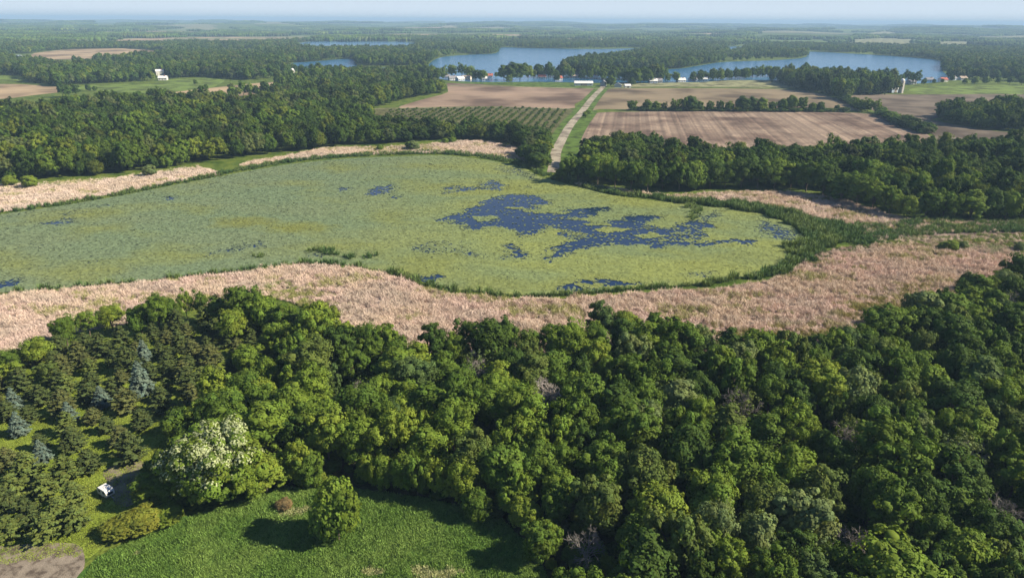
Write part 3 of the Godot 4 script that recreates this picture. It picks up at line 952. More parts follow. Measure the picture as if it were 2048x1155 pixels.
func build_marsh() -> void:
	var reed_areas := [
		["front", [-173.3, -192.0, -157.9, -197.9, -144.5, -201.1, -124.2, -207.2, -103.2, -214.5, -85.7, -221.2, -73.8, -227.0, -59.3, -224.7, -44.6, -219.4, -27.9, -206.6, -19.4, -201.1, -3.7, -197.6, 11.7, -197.1, 27.4, -200.2, 43.5, -203.0, 68.7, -208.3, 89.7, -217.5, 113.8, -243.5, 128.9, -252.2, 149.5, -255.2, 168.3, -254.3, 191.6, -246.8, 195.1, -238.2, 178.0, -227.1, 130.1, -194.6, 88.6, -163.2, 71.1, -151.9, 56.7, -153.0, 49.2, -162.7, 36.6, -165.5, -2.9, -157.7, -21.8, -156.0, -42.6, -164.3, -52.9, -173.6, -63.5, -191.4, -77.5, -197.2, -90.3, -191.0, -102.7, -179.7, -118.9, -171.0, -128.2, -158.7, -131.5, -149.2, -138.4, -144.1]],
		["east", [32.9, -360.7, 45.0, -351.7, 57.0, -345.3, 74.9, -334.0, 93.1, -337.6, 119.5, -342.6, 144.1, -341.1, 159.5, -325.0, 168.1, -304.0, 172.5, -293.1, 172.8, -287.5, 143.5, -284.5, 132.3, -288.2, 121.0, -304.6, 106.9, -317.9, 85.1, -325.1, 62.6, -333.6, 39.5, -348.1]],
		["right", [140.1, -276.9, 178.0, -289.2, 219.2, -287.0, 241.8, -285.2, 234.3, -275.3, 153.0, -265.8, 178.6, -272.0, 210.8, -274.8, 234.3, -275.3, 201.9, -232.8, 190.3, -245.0, 167.5, -253.0, 148.8, -253.9]],
		["west", [-243.4, -281.8, -232.9, -287.6, -225.3, -295.3, -209.5, -312.7, -191.2, -335.2, -176.6, -357.1, -160.7, -376.4, -175.0, -391.0, -185.9, -396.4, -209.3, -369.8, -240.0, -354.1, -260.0, -345.4, -280.6, -329.6]],
		["north", [-156.5, -398.8, -140.7, -417.7, -116.7, -430.0, -87.4, -439.6, -53.3, -446.1, -24.0, -440.0, 7.4, -421.0, 11.1, -448.4, -8.9, -482.4, -30.4, -494.3, -60.3, -478.4, -89.2, -467.3, -121.5, -462.2, -139.7, -434.3, -157.0, -412.4]],
	]
	var green_areas := [
		[[37.6, -355.0, 53.5, -338.6, 71.5, -328.7, 89.5, -323.2, 107.2, -318.9, 121.6, -306.4, 129.5, -292.1, 137.9, -281.3, 142.9, -274.0, 133.6, -262.7, 124.2, -254.7, 113.8, -243.5, 97.8, -225.6, 79.5, -216.8, 61.0, -210.0, 44.1, -206.1, 27.7, -202.3, 11.8, -199.1, -3.7, -199.7, 8.7, -200.3, 21.4, -202.2, 34.4, -205.5, 44.4, -207.9, 57.8, -209.9, 70.5, -214.8, 83.8, -219.8, 95.4, -227.6, 102.5, -238.1, 103.7, -245.0, 107.8, -253.1, 114.3, -260.3, 117.6, -271.3, 117.2, -287.0, 112.3, -299.2, 102.1, -309.4, 87.3, -314.6, 74.9, -321.9, 59.5, -329.4, 46.0, -338.4, 34.8, -352.6], 1.0],
		[[137.9, -281.3, 155.6, -283.3, 179.4, -291.7, 220.9, -289.4, 238.7, -286.7, 229.5, -274.5, 210.3, -274.1, 178.2, -271.2, 153.6, -263.1, 139.1, -253.7, 129.3, -257.3, 136.1, -268.2], 0.5],
		[[-160.2, -375.1, -145.5, -396.3, -127.9, -415.0, -101.2, -430.5, -71.4, -438.4, -46.5, -442.8, -26.9, -434.8, -7.8, -420.5, 8.6, -399.7, 15.1, -380.4, 22.7, -367.8, 34.8, -352.6, 40.2, -355.0, 25.8, -374.2, 16.9, -391.4, 7.3, -414.7, -11.2, -433.6, -27.5, -445.2, -47.4, -451.7, -72.7, -447.2, -102.7, -437.3, -130.1, -422.9, -148.0, -403.5, -162.8, -381.7], 0.42],
		[[-239.8, -277.2, -221.9, -290.3, -205.6, -306.3, -187.5, -328.0, -173.4, -350.1, -158.6, -371.3, -161.2, -377.7, -176.6, -357.1, -190.7, -334.2, -209.0, -311.7, -225.3, -295.3, -243.4, -281.8], 0.2],
		[[-3.7, -197.2, -14.6, -200.4, -22.7, -202.8, -28.8, -207.9, -37.2, -215.2, -48.5, -222.4, -59.5, -225.7, -73.9, -227.6, -85.8, -221.7, -103.2, -214.5, -124.2, -207.2, -144.5, -201.1, -157.9, -197.9, -159.4, -200.0, -146.1, -203.7, -125.8, -210.3, -104.6, -217.8, -87.0, -225.2, -75.0, -231.3, -60.4, -229.4, -49.2, -225.9, -37.8, -219.6, -29.4, -213.0, -23.2, -207.6, -14.9, -204.6, -3.8, -201.8], 0.28],
		[[-68.8, -241.6, -58.6, -237.2, -48.1, -239.1, -49.3, -235.7, -57.7, -233.3, -66.8, -237.6], 0.14],
		[[-94.5, -236.4, -89.7, -238.3, -89.3, -234.3], 0.4], [[-78.2, -242.6, -69.7, -245.1, -65.3, -244.0, -70.4, -241.0], 0.3],
		[[80.0, -313.5, 87.5, -313.7, 82.0, -293.5, 76.6, -289.3], 0.25],
	]
	var mixed := [
		[[145.0, -261.6, 174.1, -282.2, 237.5, -285.1, 204.6, -241.2, 190.3, -245.0, 173.7, -247.6, 155.8, -249.1], Color(0.22, 0.32, 0.06)],
		[[54.1, -182.1, 69.1, -175.5, 88.7, -182.7, 118.0, -206.9, 137.7, -216.4, 140.7, -207.3, 88.6, -163.2, 59.2, -153.1], Color(0.36, 0.34, 0.12)],
		[[-140.3, -154.4, -126.0, -163.1, -116.8, -179.5, -105.3, -185.1, -91.9, -194.9, -88.0, -185.3, -103.0, -174.6, -118.2, -163.3, -127.9, -154.6, -132.5, -144.2], Color(0.30, 0.34, 0.11)],
		[[-79.4, -212.5, -65.1, -208.2, -47.7, -187.8, -47.4, -173.7, -57.5, -180.4, -70.7, -195.3], Color(0.32, 0.37, 0.12)],
		[[-235.1, -346.1, -206.1, -363.6, -178.4, -392.3, -160.8, -398.7, -164.7, -409.1, -192.8, -399.1, -221.9, -368.1, -249.5, -352.6, -255.4, -338.8], Color(0.26, 0.34, 0.09)],
		[[-108.3, -462.7, -77.1, -475.7, -51.1, -489.2, -54.5, -457.1, -85.2, -445.0], Color(0.36, 0.37, 0.14)],
		[[113.0, -282.3, 123.9, -268.0, 152.4, -268.6, 138.6, -248.7, 120.8, -242.4, 99.5, -225.6], Color(0.15, 0.23, 0.06)],
		[[-128.0, -179.3, -117.9, -186.7, -103.7, -190.8, -105.3, -185.1, -118.6, -177.7], Color(0.42, 0.42, 0.19)],
	]
	var lean := Vector3(-0.42, 0, 0.12)
	var t1 := tuft(401, 100, 0.8, 0.85, 0.06, lean)
	var t2 := tuft(402, 100, 0.8, 0.7, 0.065, lean * 1.5)
	var t3 := tuft(403, 60, 0.8, 1.9, 0.13, Vector3(-0.1, 0, 0.05))
	var dry := [[], []]
	var dry_c := [[], []]
	var mix := []
	for a in mixed:
		var p := poly(a[0])
		mix.append([p, box_of(p), a[1]])
	var wob := FastNoiseLite.new()
	wob.seed = 77
	wob.frequency = 0.12
	wob.fractal_octaves = 3
	var names := {"front": "pinkish dry reed bed in front of the pond", "east": "pale dry reed bed below the wood by the road", "right": "green and tan grassy marsh at the far right", "west": "tan reed bank below the dense wood", "north": "pale reed bank behind the pond"}
	for a in reed_areas:
		var p := smooth(poly(a[1]), true, 3)
		structure("marsh", sheet(p, 0.035), M.marsh, names[a[0]])
		for q in dots(p, 0.78 if a[0] == "front" else 0.95):
			var n := wob.get_noise_2d(q.x, q.y * 1.6)
			var s := rng.randf_range(0.7, 1.2) * (1.0 + 0.7 * n)
			if s < 0.3:
				continue
			var col := Color(0.77, 0.615, 0.555) if a[0] == "front" else Color(0.85, 0.73, 0.65)
			col = col.lerp(Color(0.74, 0.62, 0.51), clampf(0.4 + soft_noise.get_noise_2d(q.x, q.y) * 1.4, 0, 1))
			var w: Vector2 = q + Vector2(n, wob.get_noise_2d(q.x + 200, q.y)) * 9.0
			for m in mix:
				if inside(w, m[0], m[1]) and rng.randf() < 0.72 + 0.6 * n:
					col = m[2]
					s *= 0.75
			var worn := soft_noise.get_noise_2d(q.x * 0.9 + 150, q.y * 1.9)
			col = col.lerp(Color(0.62, 0.55, 0.48), clampf(worn * 1.5, 0, 0.6))
			if worn < -0.2 and rng.randf() < -1.3 * worn:
				col = Color(0.40, 0.40, 0.17)
			if n < -0.34:
				s *= 0.5
			col *= rng.randf_range(0.78, 1.15)
			var k := 0 if rng.randf() < 0.5 else 1
			dry[k].append(placed(Vector3(q.x, 0.03, q.y), rng.randf_range(-0.7, 0.7), Vector3(s, s * rng.randf_range(0.8, 1.15), s)))
			dry_c[k].append(col)
	var root := stuff_root("dry_reeds", "tufts of dry pinkish reeds leaning over in the marsh")
	scatter("reed_tufts", t1, M.straw, dry[0], dry_c[0], root)
	scatter("reed_tufts", t2, M.straw, dry[1], dry_c[1], root)
	var gr := []
	var gr_c := []
	for a in green_areas:
		var p := smooth(poly(a[0]), true, 2)
		for q in dots(p, 0.95):
			var n := wob.get_noise_2d(q.x, q.y)
			if rng.randf() > a[1] + n * (0.6 if a[1] < 0.9 else 0.45) + (0.12 if a[1] > 0.9 else 0.0):
				continue
			var s := rng.randf_range(0.6, 1.2) * (1.0 + 0.5 * n) * (1.0 if a[1] > 0.9 and q.x > 60.0 else 0.72)
			q += Vector2(wob.get_noise_2d(q.x * 0.7 + 50, q.y * 0.7), wob.get_noise_2d(q.x * 0.7, q.y * 0.7 + 80)) * 5.0 if a[1] > 0.9 and q.x > 60.0 else Vector2.ZERO
			gr.append(placed(Vector3(q.x, 0.03, q.y), rng.randf() * TAU, Vector3(s, s, s)))
			var t := clampf(0.4 + soft_noise.get_noise_2d(q.x * 1.5, q.y) * 1.3, 0, 1)
			gr_c.append(Color(0.10, 0.19, 0.06).lerp(Color(0.19, 0.27, 0.085), t) * rng.randf_range(0.8, 1.15))
	scatter("green_rushes", t3, M.reed, gr, gr_c).set_meta("label", "dark green cattails and rushes along the pond shore")
	# meadow and lawn tufts
	var g1 := tuft(411, 56, 0.5, 0.40, 0.085, Vector3(-0.2, 0, 0.1))
	var me := []
	var me_c := []
	var meadow := poly([-65.5, -82.7, -65.2, -87.7, -62.8, -90.0, -56.5, -95.8, -52.2, -97.9, -45.0, -102.3, -42.3, -104.9, -29.3, -104.5, -14.4, -101.8, -1.8, -96.6, 3.8, -89.2, 5.7, -82.7, 5.0, -75.2, -64.0, -74.6])
	for q in dots(meadow, 0.44):
		var n := wob.get_noise_2d(q.x * 3.0, q.y * 3.0)
		var s := (0.75 + 0.6 * n) * rng.randf_range(0.8, 1.3)
		if s < 0.3:
			continue
		me.append(placed(Vector3(q.x, 0.04, q.y), rng.randf() * TAU, Vector3(s, s, s)))
		var t := clampf(0.35 + soft_noise.get_noise_2d(q.x * 2.0, q.y * 2.0) * 1.5, 0, 1)
		var col := Color(0.165, 0.305, 0.060).lerp(Color(0.250, 0.395, 0.095), t)
		if soft_noise.get_noise_2d(q.x * 1.2 + 400, q.y * 2.0) > 0.52:
			col = Color(0.48, 0.52, 0.26)
		me_c.append(col * rng.randf_range(0.8, 1.15))
	scatter("meadow_grass", g1, M.reed, me, me_c).set_meta("label", "lush green tussocky grass of the meadow")
	var la := []
	var la_c := []
	for q in dots(poly([-125.6, -135.0, -120.1, -154.1, -113.3, -161.6, -99.4, -172.9, -84.4, -176.5, -63.3, -171.9, -50.0, -162.7, -45.0, -150.4, -58.8, -140.8, -58.8, -125.6, -64.4, -112.2, -62.0, -101.1, -65.1, -95.1, -67.2, -87.6, -80.2, -85.7, -89.6, -85.6]), 0.9):
		var s := rng.randf_range(0.5, 0.95)
		la.append(placed(Vector3(q.x, 0.02, q.y), rng.randf() * TAU, Vector3(s * 1.5, s * 0.6, s * 1.5)))
		var t := clampf(0.5 + soft_noise.get_noise_2d(q.x * 2.0, q.y * 2.0), 0, 1)
		la_c.append(Color(0.22, 0.32, 0.04).lerp(Color(0.32, 0.40, 0.07), t))
	scatter("lawn_grass", g1, M.reed, la, la_c).set_meta("label", "short yellow-green grass between the conifers")

# ------------------------------------------------------------------ tree kinds
var kinds := []      # [crown mesh, trunk mesh, height, radius]
var mids := []       # lighter ones, crown and trunk in one
var lows := []
var pines := []
var spruces := []

func build_templates() -> void:
	var shapes := [[11.5, 4.4, 2.0], [12.5, 4.8, 2.4], [10.5, 4.6, 1.6], [13.5, 4.6, 2.6], [11.0, 3.8, 1.8], [12.0, 5.2, 2.2], [9.5, 3.9, 1.2], [13.0, 4.1, 2.0], [12.5, 3.2, 1.6], [10.0, 5.0, 2.2], [12.0, 4.4, 1.8]]
	for k in shapes.size():
		var q: Array = shapes[k]
		var c: Array = crown(500 + k, q[0], q[1], q[2], 34 + (k % 4) * 8, [1.5, 1.2, 1.75, 1.35][k % 4], [210, 150, 250, 180][k % 4], [0.30, 0.27, 0.33, 0.36][(k + k / 4) % 4], k % 2)
		kinds.append([(c[0] as Bag).done(), trunk_mesh(520 + k, c[1], q[2], 0.24, 9), q[0], q[1]])
	for k in 6:
		var q: Array = shapes[k]
		var c: Array = crown(540 + k, q[0] * 1.12, q[1], q[2], 30, 1.75, 52, 0.7)
		var b: Bag = c[0]
		b.tube(Vector3(0, -0.4, 0), Vector3(0, 4.0, 0), 0.28, 0.2, 6, Color(0.9, 0.8, 0.7))
		mids.append(b.done())
	for k in 5:
		var q: Array = shapes[k]
		lows.append((crown(560 + k, q[0] * 1.15, q[1] * 1.05, 0.8, 9, 2.5, 9, 1.6)[0] as Bag).done())
	for k in 5:
		pines.append(needle_crown(580 + k, 8.2 + 0.7 * k, 3.3 + 0.25 * (k % 3), 0.62, 7, 0.62, 0.28))
	for k in 2:
		spruces.append(needle_crown(590 + k, 8.5, 2.7, 0.36, 9, 0.8, -0.12))

var pole_mesh: ArrayMesh

func broadleaf(called: String, at: Vector3, k: int, tone: int, tall: float, wide: float) -> Node3D:
	var o := Node3D.new()
	o.name = numbered(called)
	add_child(o)
	o.position = at
	o.rotation.y = rng.randf() * TAU
	var sx: float = wide / kinds[k][3]
	o.scale = Vector3(sx * rng.randf_range(0.94, 1.06), tall / kinds[k][2], sx * rng.randf_range(0.94, 1.06))
	part("trunk", kinds[k][1], M.bark, o)
	part("crown", kinds[k][0], M.leaves[tone], o)
	return o

const LOOKS := ["dark green broadleaf tree", "mid green broadleaf tree", "bright green broadleaf tree", "yellow-green broadleaf tree", "bluish green broadleaf tree", "silvery pale green tree", "olive green broadleaf tree"]
var marks := []

func build_front_wood() -> void:
	var taken := []   # [Vector2, radius]
	# trees with a look of their own
	var at := Vector3(-52.2, 0, -102.3)
	var c: Array = crown(611, 13.6, 8.0, 0.3, 110, 1.75, 230, 0.38, 1.0)
	var o := thing("blossoming_tree", "large round tree with creamy white blossom over its top, beside the meadow", "tree", at)
	part("trunk", trunk_mesh(612, c[1], 2.0, 0.4, 14), M.bark, o)
	part("crown", (c[0] as Bag).done(), M.leaves[2], o)
	var r := RandomNumberGenerator.new()
	r.seed = 613
	var bl := Bag.new()
	for e in c[1]:
		var high := clampf((e.y - 4.5) / 6.5 + 0.3 * (-e.x / 8.0), 0.0, 1.0)
		for k in int(high * 260):
			var d := rdir(r)
			d.y = absf(d.y)
			var p: Vector3 = e + d * r.randf_range(1.2, 1.9) * Vector3(1, 0.85, 1)
			if r.randf() < 0.3:
				continue
			var nn := (d + rdir(r) * 0.5).normalized()
			var u := nn.cross(rdir(r)).normalized()
			var t := r.randf_range(0.7, 1.0)
			bl.quad(p, u * r.randf_range(0.09, 0.19), nn.cross(u) * r.randf_range(0.08, 0.16), nn, Color(t, t, t * r.randf_range(0.8, 1.0)))
	part("blossom", bl.done(), M.blossom, o)
	taken.append([Vector2(at.x, at.z), 8.5])
	marks.append(["the white blossoming tree", at])
	at = Vector3(-28.3, 0, -91.2)
	o = broadleaf("meadow_tree", at - Vector3(0, 0.9, 0), 6, 2, 12.4, 3.4)
	tag(o, "lone light green tree standing in the meadow, casting a long shadow", "tree")
	taken.append([Vector2(at.x, at.z), 9.0])
	marks.append(["the lone meadow tree", at])
	var dead := [
		[Vector3(7.1, 0, -129.1), 12.0, "bare pinkish dead tree standing in a gap of the front wood", mat(lin(0.36, 0.325, 0.30), 0.95), null, 0, "the pinkish snag"],
		[Vector3(-7.9, 0, -142.2), 10.0, "grey half-bare tree with thin pale leaves near the reed bed", M.pale_bark, M.leaves[5], 12, "the grey half-bare tree"],
		[Vector3(48.0, 0, -124.5), 10.5, "wide grey twiggy tree in the middle of the front wood", M.grey_bark, M.leaves[6], 22, "the wide twiggy tree"],
		[Vector3(11.8, 0, -84.9), 8.5, "bare grey dead tree at the lower edge of the wood", M.grey_bark, null, 0, "the lowest bare tree"],
		[Vector3(53.4, 0, -87.4), 8.5, "bare branching dead tree among the nearest trees", M.pale_bark, null, 0, "the branching dead tree"],
		[Vector3(82.9, 0, -94.4), 8.5, "bare dark grey tree at the right edge of the picture", M.grey_bark, null, 0, "the rightmost bare tree"],
		[Vector3(50.1, 0, -107.2), 8.5, "small grey twiggy tree between two full green crowns", M.grey_bark, M.leaves[5], 6, "the small twiggy tree"],
		[Vector3(65.5, 0, -114.4), 10.0, "tan half-leafed tree behind the biggest green crown", M.pale_bark, M.leaves[6], 24, "the tan bare tree"],
		[Vector3(141.1, 0, -183.5), 10.0, "bare grey tree near the reed bed, right side", M.grey_bark, M.leaves[6], 5, "the bare tree near the reeds"],
		[Vector3(82.9, 0, -108.3), 11.0, "pale silvery half-leafed tree by a dark gap", M.pale_bark, M.leaves[5], 40, "the silvery bare tree"],
		[Vector3(-32.5, 0, -134.0), 8.0, "thin bare tree behind the yellow-green trees", M.pale_bark, M.leaves[1], 4, "the thin bare tree"],
	]
	for k in dead.size():
		var d: Array = dead[k]
		bare(630 + k, d[1], d[0], d[2], d[3], d[4], d[5])
		marks.append([d[6], d[0]])
		taken.append([Vector2(d[0].x, d[0].z), 5.6])
		taken.append([Vector2(d[0].x, d[0].z + 5.0), 3.4])
	# bushes by the meadow
	for q in [[Vector3(-64.6, 0, -92.5), 2.6, 3.0, "golden yellow bush at the tip of the meadow, widest of its row"], [Vector3(-61.8, 0, -93.5), 3.4, 3.4, "golden yellow bush beside the meadow, tallest of its row"], [Vector3(-58.5, 0, -95.5), 2.6, 2.8, "yellow-green bush between the golden bushes and the blossoming tree"]]:
		var k := 6
		o = Node3D.new()
		o.name = numbered("golden_bush")
		add_child(o)
		o.position = q[0]
		o.scale = Vector3(q[2] / kinds[k][3], q[1] / kinds[k][2], q[2] / kinds[k][3])
		part("stem", kinds[k][1], M.bark, o)
		part("foliage", kinds[k][0], M.gold if q[1] != 2.6 or q[2] > 2.9 else M.leaves[3], o)
		tag(o, q[3], "bush", "yellow bushes beside the meadow")
	o = Node3D.new()
	o.name = numbered("small_bush")
	add_child(o)
	o.position = Vector3(-39.6, 0, -99.1)
	o.scale = Vector3(0.36, 0.17, 0.36)
	part("stem", kinds[6][1], M.bark, o)
	part("foliage", kinds[6][0], leaf(0.26, 0.20, 0.10), o)
	tag(o, "small tan brown bush alone in the meadow grass", "bush")
	# the wood itself
	var wood := poly([-50.4, -164.2, -40.5, -155.2, -21.3, -151.5, -2.9, -157.1, 9.7, -155.9, 20.4, -161.7, 36.5, -164.9, 49.0, -162.1, 55.7, -149.9, 69.9, -148.8, 88.9, -158.4, 115.5, -178.9, 138.2, -198.0, 167.2, -211.4, 213.0, -216.8, 106.9, -63.4, 6.7, -62.7, 6.8, -82.2, 5.6, -88.1, 1.6, -94.9, -10.8, -101.6, -29.7, -105.9, -41.6, -105.8, -52.7, -110.7, -63.2, -127.5, -57.3, -138.1, -51.7, -150.3])
	var list := []
	var off := []
	for s in [
		# hand-set crowns that catch the eye: x, z from the photo, height, width, tone
		[Vector3(23.4, 0, -165.3), 12.5, 4.2, 4, 0], [Vector3(-21.2, 0, -111.1), 13.5, 5.0, 3, 1], [Vector3(-34.6, 0, -110.9), 12.5, 4.0, 3, 3], [Vector3(0.8, 0, -111.3), 11.5, 4.6, 2, 5], [Vector3(67.4, 0, -104.4), 15.0, 7.2, 1, 5], [Vector3(31.6, 0, -103.4), 14.0, 6.0, 0, 2], [Vector3(31.2, 0, -85.0), 13.0, 3.4, 5, 4], [Vector3(37.2, 0, -84.0), 11.5, 3.2, 5, 6], [Vector3(48.7, 0, -100.8), 12.0, 5.0, 2, 2],
		[Vector3(-44.0, 0, -120.1), 12.0, 4.8, 2, 2], [Vector3(12.8, 0, -117.2), 13.0, 5.0, 1, 1], [Vector3(30.6, 0, -132.7), 12.5, 5.0, 1, 5], [Vector3(51.9, 0, -95.6), 12.0, 4.6, 6, 0], [Vector3(23.7, 0, -90.5), 11.5, 4.8, 3, 2], [Vector3(14.0, 0, -92.2), 12.0, 4.4, 6, 3],
	]:
		o = broadleaf("broadleaf_tree", s[0], s[4], s[3], s[1], s[2])
		list.append([o, ("tall " if s[1] > 12.4 else "") + LOOKS[s[3]]])
		taken.append([Vector2(s[0].x, s[0].z), s[2] + 0.8])
	for s in [[-41.5, -104.1, 6.5], [-38.3, -104.4, 7.6], [-35.0, -105.0, 6.5], [-28.0, -104.8, 6.8], [-24.6, -104.2, 8.1], [-20.5, -103.4, 7.6], [-16.5, -102.8, 8.6], [-12.6, -101.3, 7.5], [-8.5, -99.4, 8.9], [-4.4, -97.3, 7.3], [-0.5, -94.8, 8.3], [2.6, -91.5, 7.5], [4.8, -87.8, 7.0], [6.2, -84.2, 7.8]]:
		var tone := 1 + rng.randi() % 3
		var tall: float = clampf(s[2] * 1.05, 5.0, 12.0)
		tall *= rng.randf_range(0.7, 1.25)
		o = broadleaf("broadleaf_tree", Vector3(s[0] + rng.randf_range(-2.0, 2.0), -0.14 * tall, s[1] + rng.randf_range(-2.5, 0.5)), rng.randi() % kinds.size(), tone, tall * 1.1, tall * rng.randf_range(0.30, 0.46))
		list.append([o, "low " + LOOKS[tone]])
		taken.append([Vector2(s[0], s[1]), tall * 0.34])
	var cand := dots(wood, 2.1, 1.0)
	for k in cand.size():
		var j := rng.randi_range(k, cand.size() - 1)
		var sw = cand[k]
		cand[k] = cand[j]
		cand[j] = sw
	for q in cand:
		var wide := lerpf(2.5, 5.5, pow(rng.randf(), 0.8))
		var ok := true
		for t in taken:
			if q.distance_squared_to(t[0]) < pow((wide + t[1]) * 0.68, 2.0):
				ok = false
				break
		if not ok:
			continue
		taken.append([q, wide])
		var tall := wide * rng.randf_range(1.2, 1.8) + 5.4
		var p := Vector3(q.x, 0, q.y)
		var bright := clampf(0.5 - (q.x - 10.0) / 150.0 + 0.8 * soft_noise.get_noise_2d(q.x * 0.8, q.y * 0.8), 0, 1)
		var u := rng.randf()
		var tone := 1
		if u < 0.06:
			tone = 4
		elif u < 0.14:
			tone = 6
		elif u < 0.19:
			tone = 5
		elif u < 0.19 + 0.45 * bright * bright:
			tone = 3 if rng.randf() < 0.38 else 2
		elif u < 0.55:
			tone = 1 if rng.randf() < 0.5 else 2
		elif u > 0.72 + 0.25 * bright:
			tone = 0
		if in_view(Vector3(q.x, tall * 0.7, q.y), 0.03):
			o = broadleaf("broadleaf_tree", p, rng.randi() % kinds.size(), tone, tall, wide)
			list.append([o, ("tall " if tall > 12.8 else "low " if tall < 10.0 else "") + LOOKS[tone]])
		else:
			off.append([p, tall, wide, tone])
	var lm := marks.duplicate()
	lm.append(["the reed bed's wooded notch", Vector3(62.3, 0, -162.9)])
	lm.append(["the lower right corner", Vector3(76.3, 0, -83.3)])
	lm.append(["the biggest crown", Vector3(67.4, 0, -104.4)])
	lm.append(["the meadow corner", Vector3(-3.1, 0, -95.1)])
	lm.append(["the reed bed", Vector3(10.6, 0, -174.6)])
	give_labels(list, lm, "trees of the front wood", "tree")
	var under := []
	var under_c := []
	for q in dots(wood, 2.7):
		var h := rng.randf_range(0.14, 0.34)
		under.append(placed(Vector3(q.x, -0.5, q.y), rng.randf() * TAU, Vector3(h * 1.3, h, h * 1.3)))
		under_c.append(wood_col())
	scatter("undergrowth", kinds[6][0], M.wood_mix, under, under_c).set_meta("label", "low leafy undergrowth on the floor of the front wood")
	print("front wood trees: ", list.size(), " beyond the frame: ", off.size())
	var root := stuff_root("outer_wood", "more broadleaf trees of the front wood past the edge of view")
	for k in 4:
		var w := []
		var cc := []
		for j in range(k, off.size(), 4):
			var f: Array = off[j]
			w.append(placed(f[0], rng.randf() * TAU, Vector3(f[2] / kinds[k][3], f[1] / kinds[k][2], f[2] / kinds[k][3])))
			cc.append(wood_col())
		if w.size():
			scatter("tree_crowns", kinds[k][0], M.wood_mix, w, cc, root)

func wood_col() -> Color:
	var u := rng.randf()
	var c := Color(0.078, 0.145, 0.026)
	if u < 0.3:
		c = Color(0.112, 0.185, 0.028)
	elif u < 0.42:
		c = Color(0.165, 0.225, 0.034)
	elif u < 0.5:
		c = Color(0.13, 0.175, 0.065)
	elif u < 0.72:
		c = Color(0.058, 0.112, 0.022)
	return c * rng.randf_range(0.85, 1.15)

